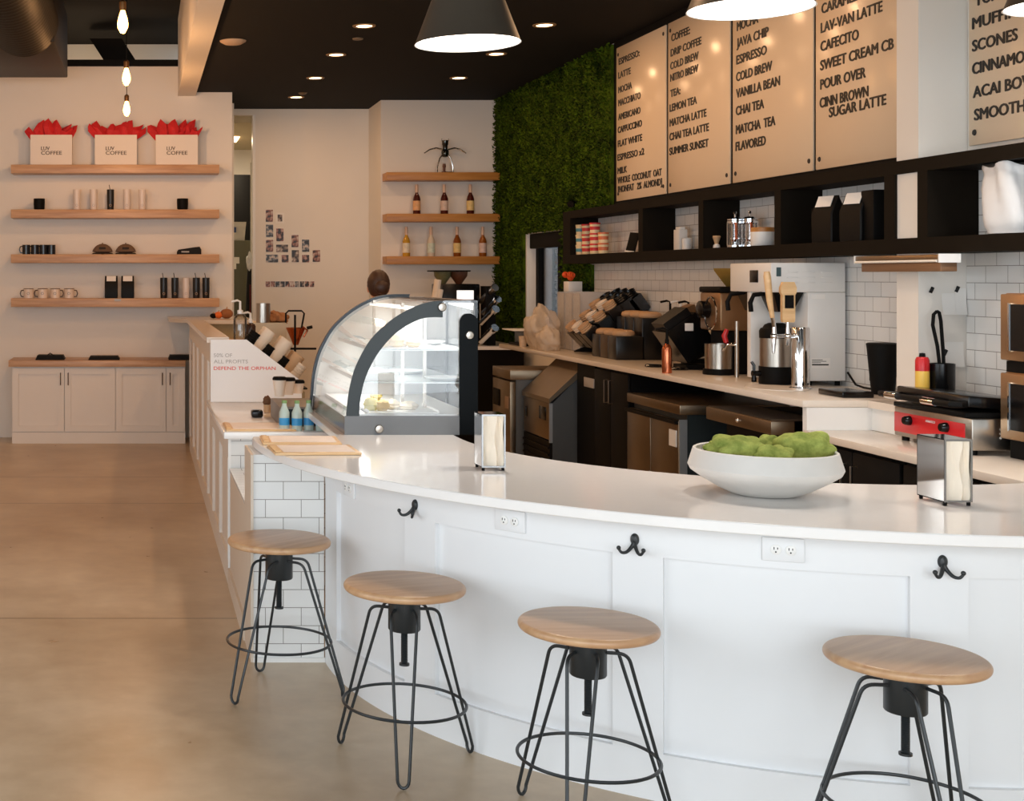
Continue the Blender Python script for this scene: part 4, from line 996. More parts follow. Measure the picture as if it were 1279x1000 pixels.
pump_bottle(3.86, 9.30, .034, .30, M('amber_syrup', (60, 36, 24), .2), BLACK, 'dark pump bottle nearest the grinder', 'pump bottles', neck=.125)
# tilted black bins
def tilted_bin(x, y, w, d, h, tilt, label, mat=BLACKG, grp='tilted bins', lid=None, name='tilted_bin', cat='bin', yaw=0):
    t = thing(name, label, cat, (x, y, BCZ), grp)
    mt = Matrix.Translation((x, y, Z0)) @ Matrix.Rotation(yaw, 4, 'Z') @ Matrix.Rotation(tilt, 4, 'X')
    lift = max(0, -min((mt @ Vector(q)).z for q in ((0, -d / 2, 0), (0, d / 2, 0), (0, -d / 2, h), (0, d / 2, h))) + Z0)
    mt = Matrix.Translation((0, 0, lift)) @ mt
    b = B().box(-w / 2, -d / 2, 0, w / 2, d / 2, .006, mat=mt)
    b.box(-w / 2, -d / 2, 0, -w / 2 + .006, d / 2, h, mat=mt).box(w / 2 - .006, -d / 2, 0, w / 2, d / 2, h, mat=mt).box(-w / 2, -d / 2, 0, w / 2, -d / 2 + .006, h, mat=mt).box(-w / 2, d / 2 - .006, 0, w / 2, d / 2, h, mat=mt)
    b.obj('bin', mat, t)
    if lid: B().box(-w / 2 + .008, -d / 2 + .008, h * .3, w / 2 - .008, d / 2 - .008, h + .012, .008, mat=mt).obj('contents', lid, t)
    return t, mt
def slab_along(p0, p1, half, y0, y1, b):          # a box running from p0 to p1 in the XZ plane, Y from y0 to y1
    p0, p1 = Vector((p0[0], 0, p0[1])), Vector((p1[0], 0, p1[1])); d = (p1 - p0).normalized(); n = Vector((d.z, 0, -d.x)) * half
    r = [[Vector((q.x, y, q.z)) for q in (p0 - n, p0 + n, p1 + n, p1 - n)] for y in (y0, y1)]
    return b.ring_sweep(r)
t = thing('tilted_bin', 'big tilted black bin with a white sticker left of the grinder', 'bin', (3.60, 8.75, BCZ), 'tilted bins')
slab_along((3.66, 1.20), (3.52, 1.40), .115, 8.60, 8.84, B()).obj('bin', BLACKG, t)
slab_along((3.53, 1.385), (3.49, 1.442), .095, 8.62, 8.82, B()).obj('contents', M('dark_bags', (18, 15, 13), .4, spec=.2), t)
B().box(3.56, 8.62, Z0, 3.78, 8.82, 1.12).obj('foot', BLACK, t)
B().box(3.545, 8.594, 1.345, 3.60, 8.5985, 1.395, .002).obj('sticker', PAPER, t)
t = thing('tilted_bin', 'black bin with brown bags leaning behind the stickered bin', 'bin', (3.75, 9.0, BCZ), 'tilted bins')
slab_along((3.80, 1.16), (3.70, 1.42), .09, 8.90, 9.06, B()).obj('bin', BLACKG, t); slab_along((3.715, 1.40), (3.68, 1.485), .07, 8.92, 9.04, B()).obj('contents', M('brown_foil', (120, 90, 60), .4), t); B().box(3.70, 8.92, Z0, 3.88, 9.04, 1.14).obj('foot', BLACK, t)
ORG = M('organiser_black', (16, 15, 14), .3)
CUPW = M('white_cup_sleeve', (226, 210, 190), .6)
tiers = [((3.580, 1.175), (3.442, 1.320), 'lowest'), ((3.668, 1.249), (3.556, 1.406), 'second'), ((3.752, 1.323), (3.634, 1.496), 'third'), ((3.83, 1.40), (3.72, 1.545), 'fourth'), ((3.90, 1.43), (3.80, 1.575), 'highest')]
t = thing('cup_organiser', 'black stepped cup organiser with tilted tubes on the back counter', 'organiser', (3.65, 10.3, BCZ))
sd = [(3.50, Z0), (3.50, 1.10), (3.60, 1.14), (3.86, 1.38), (3.90, 1.38), (3.90, Z0)]
for yy in (10.19, 10.655): B().prism(sd, lambda u, v, w: (u, yy + .006 * w, v)).obj('side_plate', ORG, t)
for p0, p1, nm in tiers:
    for k in range(3):
        y = 10.205 + .15 * k
        slab_along(p0, (p0[0] * .25 + p1[0] * .75, p0[1] * .25 + p1[1] * .75), .054, y, y + .13, B()).obj('tube', ORG, t)
for ti, (p0, p1, nm) in enumerate(tiers):
    d = Vector((p1[0] - p0[0], 0, p1[1] - p0[1])); L_ = d.length; rot = d.to_track_quat('Z', 'Y').to_matrix()
    for k in range(3):
        y = 10.205 + .15 * k + .065; c = Vector((p0[0] * .25 + p1[0] * .75, y, p0[1] * .25 + p1[1] * .75)) + d.normalized() * .0008
        mm = (KRAFT, CUPW, KRAFT)[k] if ti < 3 else ORG
        prof = [(.001, 0), (.046, 0)] + [(.046 + .005 * (q % 2), .008 * q) for q in range(1, 7)] + [(.05, .052), (.044, .054), (.040, .03), (.001, .03)]
        o = B().lathe(prof, c, 24, mat=rot).obj('cup_stack', mm)
        tag(o, '%s cup stack, %s in the %s tier of the cup organiser' % (['kraft', 'white', 'kraft'][k] if ti < 3 else 'black', ['nearest', 'middle', 'farthest'][k], nm), 'cup stack', 'cup stacks in the organiser')
t = thing('lid_organiser', 'two tier black lid organiser with kraft lids', 'organiser', (3.62, 9.9, BCZ))
LID = M('kraft_lid', (186, 148, 110), .5, var=.08, scale=20)
for tier, (z0, z1, x0, x1) in enumerate(((BCZ, 1.262, 3.47, 3.68), (1.262, 1.395, 3.66, 3.88))):
    for k in range(3):
        y = 9.63 + k * .175
        B().box(x0, y, Z0 if tier == 0 else Z0, x1, y + .165, z1, .006).obj('bin', [ORG, M('brown_bin', (62, 46, 30), .4)][k % 2 if tier == 0 else 0], t)
        o = B().lathe([(.001, 0), (.074, 0), (.080, .008), (.080, .02), (.074, .034), (.05, .044), (.001, .046)], ((x0 + x1) / 2 - .02, y + .083, z1 + .0006), 28, sy=1).obj('lid_stack', LID)
        tag(o, 'kraft lid stack, %s in the %s tier of the lid organiser' % (['nearest', 'middle', 'farthest'][k], ['lower', 'upper'][tier]), 'lids', 'kraft lid stacks')
# clear acrylic bins, film bag, flower box, printer
for i in range(3):
    y = 10.75 + i * .2
    b = B()
    b.box(3.55, y - .09, Z0, 3.90, y + .09, Z0 + .006); b.box(3.55, y - .09, Z0, 3.556, y + .09, Z0 + .47); b.box(3.55, y - .09, Z0, 3.90, y - .084, Z0 + .48); b.box(3.55, y + .084, Z0, 3.90, y + .09, Z0 + .48); b.box(3.894, y - .09, Z0, 3.90, y + .09, Z0 + .48)
    o = b.obj('acrylic_bin', M('clouded_acrylic', (216, 210, 204), .15, alpha=.38)); tag(o, 'clear acrylic bin, %s of the three by the moss wall' % ['nearest', 'middle', 'farthest'][i], 'bin', 'clear acrylic bins')
for i in range(3):
    y = 10.75 + i * .2
    o = B().lathe([(.001, 0), (.06, 0), (.078, .16), (.078, .42), (.07, .42), (.001, .42)], (3.68, y, Z0 + .007), 24).obj('plastic_cup_stack', M('frosted_cup', (214, 204, 192), .3, var=.06)); tag(o, 'pale plastic cup stack inside the %s acrylic bin' % ['nearest', 'middle', 'farthest'][i], 'cup stack', 'plastic cups in the acrylic bins')
p = onX(716, 362, 3.80)
t = thing('flower_box', 'small white box planter with orange flowers', 'planter', (p.x, p.y, 1.46))
p.z = 1.655
B().box(p.x - .06, p.y - .06, p.z - .10, p.x + .06, p.y + .08, p.z + .0, .004).obj('planter', WHITEP, t)
B().box(3.70, p.y - .10, 1.54, WX - .03, p.y + .12, 1.5545).obj('ledge', BLACK, t)
random.seed(2)
fl = M('orange_petals', (226, 84, 28), .6, var=.25, scale=30)
for k in range(6):
    c = Vector((p.x - .03 + random.uniform(-.03, .03), p.y + random.uniform(-.07, .07), p.z + random.uniform(.03, .07)))
    B().ball(c, (.028, .03, .024), 14, 10, lambda d: 1 + .18 * math.sin(6 * math.atan2(d.y, d.x))).obj('flower', fl, t)
b = B(); random.seed(8)
def crumple(d): return 1 + .14 * math.sin(6 * d.x + 3 * d.z) + .12 * math.sin(8 * d.y - 5 * d.z + 1) + .07 * math.sin(19 * d.x + 13 * d.y)
b.ball((3.40, 11.15, BCZ + .16), (.13, .17, .18), 32, 24, crumple)
for v in b.bm.verts: v.co.z = max(v.co.z, Z0)
o = b.obj('film_bag', M('beige_film', (224, 206, 184), .3, var=.1, scale=14, alpha=.5), smooth=85); tag(o, 'crumpled translucent film bag on the counter corner', 'bag')
b = B(); b.ball((3.36, 10.86, BCZ + .09), (.09, .11, .10), 28, 20, crumple)
for v in b.bm.verts: v.co.z = max(v.co.z, Z0)
o = b.obj('film_bag', M('beige_film', (224, 206, 184), .3, var=.1, scale=14, alpha=.5), smooth=85); tag(o, 'smaller crumpled film bag leaning on the big one', 'bag')
t = thing('receipt_printer', 'blue grey counter machine with a white tray on top', 'machine', (3.5, 11.8, BCZ))
B().box(3.36, 11.55, Z0 + .02, 3.72, 11.86, Z0 + .13, .008).obj('body', M('blue_grey_plastic', (72, 86, 102), .35), t); B().box(3.26, 11.52, Z0 + .131, 3.74, 11.9, Z0 + .142, .003).obj('top_tray', WHITEP, t)
B().box(3.32, 11.55, Z0, 3.76, 11.9, Z0 + .02).obj('base', BLACK, t)
for i, x in enumerate((3.32, 3.70)):
    o = B().lathe([(.001, 0), (.028, 0), (.034, .09), (.03, .09), (.001, .088)], (x + .0, 11.46, Z0), 20).obj('paper_cup', M('striped_cup', (206, 184, 160), .6, var=.3, scale=40)); tag(o, ['striped paper cup at the left front of the blue grey machine', 'striped paper cup at the right front of the blue grey machine'][i], 'cup', 'striped paper cups')
o = B().lathe([(.001, 0), (.03, 0), (.034, .03), (.032, .12), (.02, .135), (.001, .136)], (*onC(757, 442).xy, Z0), 24).obj('steel_shaker', STEEL); tag(o, 'small steel shaker in front of the cup organiser', 'shaker')
# far end: black pitcher, flat scale
p = (3.84, 6.83, Z0)
t = thing('black_pitcher', 'tall black pitcher between brewer and column', 'pitcher', p)
B().lathe([(.001, 0), (.05, 0), (.055, .02), (.075, .24), (.078, .26), (.07, .265), (.001, .262)], p, 32).obj('body', BLACK, t); B().box(3.825, 6.88, Z0 + .06, 3.845, 6.935, Z0 + .24, .006).obj('handle', BLACK, t)
o = B().box(3.52, 6.62, Z0, 3.68, 6.86, Z0 + .03, .006).obj('kitchen_scale', BLACKG); tag(o, 'flat black scale at the counter end', 'scale')
b = B().tube([(3.9, 7.28, BCZ + .08), (3.9, 7.2, BCZ + .02), (3.89, 7.1, BCZ + .012), (3.88, 6.95, BCZ + .012)], .006, 8); o = b.obj('appliance_cable', BLACK); tag(o, 'black cable running from the brewer to the pitcher', 'cord')

# ------------------------------------------------------------------ lower counter: grill, ovens, pot, can
XP = 3.50
t = thing('panini_grill', 'steel panini grill with a red control panel', 'grill', (3.65, 5.85, LCZ))
y0, y1 = XP * F / (1214 - 175), XP * F / (1117 - 175)
B().box(XP, y0, .966, 3.80, y1, 1.10, .005).obj('housing', STEEL, t)
B().box(XP - .003, y0 + .045, .985, XP - .0003, y1 - .005, 1.075, .001).obj('control_panel', M('red_panel', (208, 34, 40), .3), t)
for px, k in ((1137, 0), (1183, 1)):
    y = XP * F / (px - 175); f = B().lathe([(.001, .028), (.016, .028), (.019, .022), (.022, .004), (.022, 0)], (XP - .0035, y, 1.045), 20, mat=Matrix(((0, 0, -1), (0, 1, 0), (1, 0, 0)))); f.obj('dial_knob', BLACKG, t)
    B().ball((XP - .004, y + .045, 1.043), .005, 8, 6).obj('indicator', M('orange_lamp', (230, 120, 40), .4), t)
b = B(); add_text(b, 'AVANTCO', lambda u, v, d: (XP - .0032 - d, XP * F / (1157 - 175) - u, 1.052 + v), .07, .011, bold=.02, depth=.001); b.obj('maker_lettering', WHITEP, t, smooth=0, normals=False)
for x in (XP + .03, 3.77):
    for y in (y0 + .04, y1 - .04): B().cyl((x, y, LCZ + .0006), (x, y, .966), .016, n=14).obj('foot', BLACK, t)
B().box(XP - .01, y0 + .03, 1.101, 3.79, y1 - .01, 1.122, .004).obj('lower_plate', BLACK, t)
mt = Matrix.Translation((3.79, 0, 1.125)) @ Matrix.Rotation(R(4), 4, 'Y')
B().box(-.29, y0 + .03, 0, 0, y1 - .01, .05, .008, mat=mt).obj('upper_plate', BLACKG, t)
hb = B().tube([(XP + .0, y1 - .05, 1.155), (XP - .06, y1 + .02, 1.157), (XP - .07, y1 - .04, 1.157), (XP - .07, y0 + .03, 1.157), (XP - .04, y0 + .02, 1.157), (XP + .01, y0 + .05, 1.155)], .014, 10); hb.obj('handle_bar', BLACK, t)
for a in (.14, .42): B().tube([(XP - .07, y0 + a, 1.157), (XP - .07, y0 + a + .09, 1.157)], .0165, 14).obj('chrome_grip', CHROME, t)
g = B()
for k in range(3): g.cyl((3.62, y0 - .001, 1.02 + .018 * k), (3.62, y0 + .002, 1.02 + .018 * k), .005, n=10)
g.obj('vent_hole', WHITEP, t)
b = B().tube([(3.86, 5.78, LCZ + .01), (3.86, 5.80, 1.17), (3.85, 5.74, 1.20), (3.86, 5.68, 1.17), (3.87, 5.62, 1.0)], .009, 8); o = b.obj('oven_cable', BLACK); tag(o, 'black looped cable behind the grill beside the ovens', 'cable')
def oven(z0, z1, label):
    t = thing('microwave_oven', label, 'oven', (3.78, 5.3, z0), 'stacked steel ovens')
    B().box(3.62, 4.95, z0, 3.90, 5.53, z1, .006).obj('housing', M('oven_steel', (176, 132, 90), .32, .8, var=.06), t)
    d = B().box(3.60, 4.95, z0 + .004, 3.619, 5.53, z1 - .004, .005).obj('door', M('oven_door_steel', (184, 150, 114), .3, .85, var=.06), t)
    B().box(3.597, 4.99, z0 + .045, 3.5995, 5.47, z1 - .045).obj('window', BLACKG, d)
    B().box(3.594, 5.465, z0 + .04, 3.5995, 5.475, z1 - .04).obj('window_trim', CHROME, d)
oven(1.02, 1.302, 'lower steel oven at the right edge, beside the grill'); oven(1.348, 1.63, 'upper steel oven at the right edge')
o = B().box(3.63, 4.98, LCZ + .0005, 3.90, 5.51, 1.0195).obj('oven_stand', BLACK); tag(o, 'low black stand under the ovens', 'stand')
o = B().box(3.62, 4.96, 1.3025, 3.90, 5.52, 1.3475).obj('oven_spacer', BLACK); tag(o, 'black shelf between the two ovens', 'shelf')
p = (3.677, 6.21, Z0)
t = thing('spray_can', 'yellow spray can with a red cap behind the grill', 'can', p)
B().lathe([(.001, 0), (.029, 0), (.03, .004), (.03, .165), (.001, .165)], p, 28).obj('can', M('yellow_can', (236, 192, 84), .35), t); B().lathe([(.0302, .165), (.0302, .215), (.024, .23), (.001, .232)], p, 28).obj('red_top', M('red_plastic', (196, 28, 34), .35), t); B().lathe([(.001, .232), (.014, .232), (.012, .248), (.001, .25)], p, 16).obj('nozzle', BLACK, t)
p = (3.768, 6.21, Z0)
o = B().lathe([(.001, 0), (.052, 0), (.055, .006), (.056, .20), (.052, .20), (.05, .01), (.001, .01)], p, 32).obj('utensil_pot', BLACKG); tag(o, 'black utensil pot holding tongs behind the grill', 'pot')
t = thing('tongs', 'black handled tongs standing in the black pot', 'tongs', (3.768, 6.21, Z0 + .012))
q = Vector((3.748, 6.21, Z0))
B().tube([q + Vector((.03, 0, .02)), q + Vector((.0, 0, .28)), q + Vector((-.022, 0, .38)), q + Vector((-.018, 0, .43)), q + Vector((-.002, 0, .445))], .008, 8).obj('arm', BLACK, t)
B().tube([q + Vector((.04, .01, .02)), q + Vector((.028, 0, .24)), q + Vector((.016, 0, .40)), q + Vector((.008, 0, .44)), q + Vector((-.002, 0, .445))], .008, 8).obj('arm', BLACK, t)

# ================================================================== ON THE BAR
ZBAR = BZ + .0008
p = onZ(955, 617, BZ); bx, byy = p.x, p.y
o = B().lathe([(.001, .006), (.095, .0), (.110, .004), (.150, .022), (.205, .055), (.238, .078), (.246, .095), (.240, .115), (.229, .152), (.224, .155), (.219, .151), (.226, .115), (.222, .095), (.19, .066), (.13, .038), (.001, .030)], (bx, byy, ZBAR), 72).obj('stone_bowl', M('pale_stone', (214, 210, 204), .6, var=.08, scale=9, bump=.12))
tag(o, 'wide pale stone bowl of green moss balls on the bar', 'bowl')
GREEN = moss_mat('moss_ball_green', (106, 120, 52), (182, 190, 104), 9)
def mossball(px, py, dx, rx, ry, rz, label, seed):
    random.seed(seed)
    lobes = [(Vector((random.uniform(-1, 1), random.uniform(-1, 1), random.uniform(-.2, 1))).normalized(), random.uniform(.5, .85)) for _ in range(22)]
    def f(d):
        m = 0
        for l, w in lobes:
            m = max(m, (max(0, d.dot(l)) ** 14) * w)
        return .76 + .36 * m + .012 * math.sin(40 * d.x) * math.sin(37 * d.y) * math.sin(31 * d.z)
    c = Wd(px, py, byy + dx)
    o = B().ball(c, (rx, ry, rz), 56, 36, f).obj('moss_ball', GREEN); tag(o, label, 'moss ball', 'green moss balls in the bowl')
mossball(919, 562, -.01, .108, .10, .058, 'large green moss ball at the left of the bowl', 4)
mossball(1003, 563, .03, .118, .10, .078, 'largest green moss ball, at the right of the bowl', 9)
mossball(966, 572, -.10, .072, .065, .052, 'small yellow green moss ball at the front of the bowl', 13)
mossball(962, 556, .13, .06, .06, .040, 'small green moss ball at the back of the bowl', 17)
def napkin(px, py, label, w=.092, d=.15, h=.205):
    q = onZ(px, py, BZ); t = thing('napkin_holder', label, 'napkin holder', (q.x, q.y + d / 2, BZ), 'steel napkin holders on the bar')
    x0, x1, y0, y1 = q.x - w / 2, q.x + w / 2, q.y, q.y + d; z = ZBAR + .012; e = .006
    b = B().box(x0, y0, z, x0 + .0025, y1, z + h).box(x1 - .0025, y0, z, x1, y1, z + h).box(x0, y0, z + h - .0025, x1, y1, z + h).box(x0, y0, z, x1, y1, z + .003)
    b.obj('chrome_shell', CHROME, t)
    for yy in (y0 - .0015, y1 - .0015):
        b = B().loopprism([(x0, z), (x1, z), (x1, z + h), (x0, z + h)], [(x0 + e, z + e), (x1 - e, z + e), (x1 - e, z + h - e), (x0 + e, z + h - e)], lambda u, v, ww: (u, yy + .003 * ww, v)); b.obj('face_frame', M('dull_chrome', (150, 150, 150), .22, 1), t)
    b = B(); rings = []
    for i in range(13):
        u = i / 12; x = x0 + .006 + (x1 - x0 - .012) * u
        yo = y0 + .006 + .006 * math.sin(u * 9) + .004 * math.sin(u * 17 + 1)
        rings.append([(x + .004 * math.sin(k * .9 + i), yo + .004 * math.sin(k * 1.1 + u * 4), z + .004 + (h - .01) * k / 8) for k in range(9)])
    o = b.ring_sweep(rings, closed_u=False, cap=False).obj('napkins', M('napkin_paper', (240, 226, 206), .85, var=.04), t)
    B().box(x0 + .006, y0 + .02, z + .004, x1 - .006, y1 - .02, z + h - .004).obj('napkin_pack', M('napkin_paper', (240, 226, 206), .85, var=.04), t)
    for xx in (x0 + .008, x1 - .008):
        for yy in (y0 + .008, y1 - .008): B().cyl((xx, yy, ZBAR), (xx, yy, z), .006, n=10).obj('foot', BLACK, t)
napkin(616.5, 588, 'steel napkin holder beside the pastry case', d=.11)
napkin(1197, 632, 'steel napkin holder at the right end of the bar')
def clipboard(x0, y0, x1, y1, z, label, rot=0):
    c = Vector(((x0 + x1) / 2, (y0 + y1) / 2, z)); t = thing('menu_clipboard', label, 'clipboard', c, 'wooden menu boards')
    mt = Matrix.Translation(c) @ Matrix.Rotation(rot, 4, 'Z'); w, d = (x1 - x0) / 2, (y1 - y0) / 2
    B().box(-w, -d, .0, w, d, .010, .002, mat=mt).obj('board', CLIPW, t)
    B().box(-w + .04, -d + .03, .0103, w - .02, d - .02, .0115, mat=mt).obj('paper', M('menu_print', (236, 222, 212), .5, var=.10, scale=14), t)
    B().box(-w + .004, -d + .03, .0103, -w + .03, d - .03, .016, .002, mat=mt).obj('clip_bar', CLIPW, t)
clipboard(.56, 5.53, .925, 5.80, ZBAR, 'wooden menu clipboard nearest on the bar end', R(2)); clipboard(.55, 5.86, .90, 6.13, ZBAR, 'wooden menu clipboard behind the near one on the bar end', R(-2))
clipboard(.475, 7.27, .86, 7.62, .8468, 'wooden menu clipboard on the lower hall counter')

# ================================================================== HALL COUNTER ITEMS
ZH = .8468
t = thing('cash_drawer', 'black cash drawer with grey top behind the menus', 'cash drawer', (.96, 7.85, ZH))
B().box(.795, 7.50, ZH, 1.12, 8.05, ZH + .112, .005).obj('body', M('drawer_grey', (110, 102, 96), .4), t); B().box(.803, 7.494, ZH + .006, 1.115, 7.4995, ZH + .10).obj('drawer_front', M('teal_black', (34, 44, 50), .25), t)
for i, (px, h, X) in enumerate(((349, .112, .86), (360.5, .098, .93), (372, .075, 1.0))):
    Y = X * F / (px - 175); c = (X, Y, ZH + .1125); t = thing('coffee_cup', ['tallest white paper cup with black lid on the cash drawer', 'middle white paper cup with black lid on the cash drawer', 'shortest white paper cup with black lid on the cash drawer'][i], 'cup', c, 'paper cups on the cash drawer')
    B().lathe([(.001, 0), (.028, 0), (.041, h - .012), (.041, h - .01), (.001, h - .01)], c, 28).obj('cup', M('warm_white_cup', (236, 220, 202), .6), t); B().lathe([(.001, h - .0105), (.043, h - .0105), (.043, h), (.036, h + .010), (.001, h + .008)], c, 28).obj('lid', BLACK, t)
q = onZ(321, 521, .8468); o = B().box(q.x - .035, q.y - .03, ZH, q.x + .035, q.y + .05, ZH + .045, .012).obj('card_reader', BLACKG); tag(o, 'small black card reader on the hall counter', 'card reader')
q = onZ(334, 515, .8468); t = thing('dried_flower_jar', 'small jar with a brown dried flower beside the cash drawer', 'jar', (q.x, q.y, ZH)); c = (q.x, q.y, ZH)
B().lathe([(.001, 0), (.022, 0), (.024, .05), (.001, .05)], c, 18).obj('jar', KRAFT, t); B().ball((q.x, q.y, ZH + .075), (.028, .028, .03), 14, 10, lambda d: 1 + .15 * math.sin(9 * d.x + 7 * d.z)).obj('flower', M('dry_brown', (104, 72, 48), .9, var=.3), t)
BL = M('blue_label', (58, 150, 206), .4, var=.1)
for i, (X, Y) in enumerate(((.80, 7.33), (.868, 7.31), (.935, 7.33), (1.0, 7.31), (1.065, 7.34))):
    c = (X, Y, ZH); t = thing('water_bottle', 'clear water bottle with blue band, %s in the row behind the bar end' % ORD[i], 'bottle', c, 'water bottles behind the bar end')
    B().lathe([(.001, 0), (.027, 0), (.029, .006), (.029, .10), (.014, .135), (.013, .15), (.001, .15)], c, 20).obj('bottle', M('pale_clear_plastic', (206, 220, 210), .15, alpha=.75), t); B().lathe([(.0293, .03), (.0293, .07)], c, 20, cap=False).obj('label_band', BL, t); B().lathe([(.001, .15), (.0145, .15), (.0145, .166), (.001, .167)], c, 16).obj('cap', M('green_cap', (120, 150, 90), .4), t)
# donation sign = white side panel of the cup rack
SGY = 8.98
def sg(px, py): return ((px - 175) / F * SGY, 1.7 - (py - 345) / F * SGY)
t = thing('cup_rack', 'white cup rack whose side panel carries the donation text', 'rack', (.65, 9.0, ZH))
poly = [sg(263, 508), sg(263, 424), sg(308, 424), sg(374, 474), sg(377, 480), sg(377, 508)]
poly = [(x, max(z, ZH)) for x, z in poly]
B().prism(poly, lambda u, v, w: (u, SGY + .012 * w, v)).obj('side_panel', M('sign_white', (240, 238, 236), .4, var=.01), t)
b = B(); x0, z0 = sg(267, 440); add_text(b, '50% OF', lambda u, v, d: (x0 + u, SGY - .0003 - d, sg(0, 445.8)[1] + v), .125, .026, depth=.001); add_text(b, 'ALL PROFITS', lambda u, v, d: (x0 + u, SGY - .0003 - d, sg(0, 453.5)[1] + v), .232, .026, depth=.001); b.obj('grey_lettering', M('grey_ink', (176, 172, 168), .6), t, smooth=0, normals=False)
b = B(); add_text(b, 'DEFEND THE ORPHAN', lambda u, v, d: (x0 + u, SGY - .0003 - d, sg(0, 461.8)[1] + v), .42, .024, bold=.012, depth=.001); b.obj('red_lettering', M('red_ink', (226, 84, 70), .6), t, smooth=0, normals=False)
# sloped rack bed behind the panel carrying lids and cups
a, c2 = sg(308, 424), sg(377, 478)
f = lambda u, v, w: (u, SGY + .0125 + .5 * w, v)
B().prism([(a[0], ZH), (a[0], a[1] - .10), (c2[0], c2[1] - .12), (c2[0], ZH)], f).obj('rack_bed', WHITEP, t)
dr = Vector((c2[0] - a[0], 0, c2[1] - a[1])).normalized(); nr = Vector((-dr.z, 0, dr.x))
if nr.z < 0: nr = -nr
for i, (s, mt_, lab, r, L_, off) in enumerate(((.03, BLACK, 'black cup lids stack highest in the rack', .040, .13, -.03), (.10, M('white_cup_sleeve', (226, 210, 190), .6), 'white paper cup stack second in the rack', .045, .20, -.03), (.17, BLACK, 'black lid stack third in the rack', .042, .12, -.03),
                                      (.235, M('white_cup_sleeve', (226, 210, 190), .6), 'white paper cup stack in the middle of the rack', .048, .22, -.03), (.30, BLACK, 'black lid stack right of the middle of the rack', .042, .12, -.03), (.36, KRAFT, 'kraft cup stack low in the rack', .045, .19, -.03), (.41, M('white_cup_sleeve', (226, 210, 190), .6), 'white paper cup stack lowest in the rack', .045, .15, -.03))):
    base = Vector((a[0], SGY + .20, a[1] - .02)) + dr * s + nr * off
    d = (nr + Vector((0, -.0, 0))).normalized()
    prof = [(.001, 0), (r * .75, 0)] + [(r * (1.0 if k % 2 else 1.08), L_ * (.45 + .55 * k / 9)) for k in range(10)] + [(r * .9, L_), (.001, L_ - .004)]
    rot = d.to_track_quat('Z', 'Y').to_matrix()
    for j in (0, 1):
        if j and i not in (1, 3, 5): continue
        o = B().lathe(prof, base + Vector((0, .13 * j, 0)), 22, mat=rot).obj('cup_stack', mt_); tag(o, (lab if not j else lab + ', farther row'), 'cup stack', 'stacks in the cup rack')
# pump bottles, basket of bags, copper and wire things on the far part
def hb(px, py, Y): return Wd(px, py, Y)
q = Wd(300, 424, 9.72); pump_bottle(q.x, q.y, .05, .19, SHEET, WHITEP, 'clear pump bottle with a tall white pump behind the sign', 'syrup pumps by the sign', z=q.z, neck=.09)
o = B().box(.625, 9.64, .861, .80, 9.9, q.z - .001).obj('bottle_stand', KRAFT); tag(o, 'tan box carrying the pump bottles behind the sign', 'box')
q2 = Wd(318, 424, 9.82); pump_bottle(q2.x - .03, q2.y, .038, .12, M('amber_syrup', (60, 36, 24), .2), WHITEP, 'dark pump bottle with a white pump behind the sign', 'syrup pumps by the sign', z=q.z, neck=.07)
for px, r, mm, lab in ((273, .045, M('orange_gourd', (226, 110, 40), .5, var=.1), 'small orange pumpkin on the raised ledge'), (283, .065, M('brown_gourd', (150, 92, 50), .7, var=.2), 'brown gourd beside the orange pumpkin'), (266.5, .035, BLACK, 'small black gourd left of the orange pumpkin')):
    Y = 13.2; x = (px - 175) / F * Y
    t = thing('pumpkin', lab, 'pumpkin', (x, Y, 1.2808), 'pumpkins on the ledge')
    B().ball((x, Y, 1.2808 + r * .72), (r, r, r * .75), 24, 12, lambda d: 1 - .08 * abs(math.sin(4 * math.atan2(d.y, d.x)))).obj('pumpkin', mm, t); B().cyl((x, Y, 1.2808 + r * 1.35), (x + .006, Y, 1.2808 + r * 1.8), .007, .005, 8).obj('stem', KRAFT, t)
t = thing('pastry_box', 'pale box with crumpled brown paper on the work counter', 'box', (.98, 10.4, .861))
q = Wd(0, 402, 10.4); B().box(.86, 10.2, .861, 1.13, 10.6, q.z).obj('box', M('pale_box', (212, 196, 168), .6), t)
random.seed(21); B().ball((1.07, 10.42, q.z + .03), (.10, .15, .05), 30, 18, crumple).obj('crumpled_paper', M('brown_paper', (156, 106, 66), .8, var=.25, scale=14), t)
o = B().lathe([(.001, 0), (.055, 0), (.055, .15), (.05, .15), (.05, .01), (.001, .01)], (Wd(332, 0, 10.25).x - .02, 10.25, Wd(0, 402, 10.4).z + .0006), 28).obj('steel_cup', STEEL); tag(o, 'steel cup standing on the pale box', 'cup')
t = thing('pour_over_stand', 'black wire pour over stand on the work counter', 'stand', (1.14, 9.9, .861))
zt = Wd(0, 388, 9.9).z; zb = Wd(0, 437, 9.9).z; xa, xc = Wd(357, 0, 9.9).x, Wd(380, 0, 9.9).x
B().tube([(xa, 9.9, zt - .09), (xa, 9.9, zt - .02), (xa + .02, 9.9, zt), (xc - .02, 9.9, zt), (xc, 9.9, zt - .02), (xc - .02, 9.9, zt - .13)], .007, 8).obj('top_loop', BLACK, t)
xm = (xa + xc) / 2 - .0; B().tube([(xm, 9.9, .861), (xm, 9.9, zt - .03)], .008, 8).obj('post', BLACK, t)
B().tube([(xm - .09, 9.9, zb + .01), (xc + .09, 9.9, zb + .01)], .008, 8).tube([(xc + .02, 9.9, zt - .13), (xc + .06, 9.9, zt - .12)], .012, 8).obj('side_arm', BLACK, t); B().box(xm - .08, 9.8, .8612, xm + .08, 10.0, .872).obj('base', BLACK, t)
t = thing('copper_kettle', 'copper dripper hanging in the wire stand', 'kettle', (xm, 9.97, zt - .24))
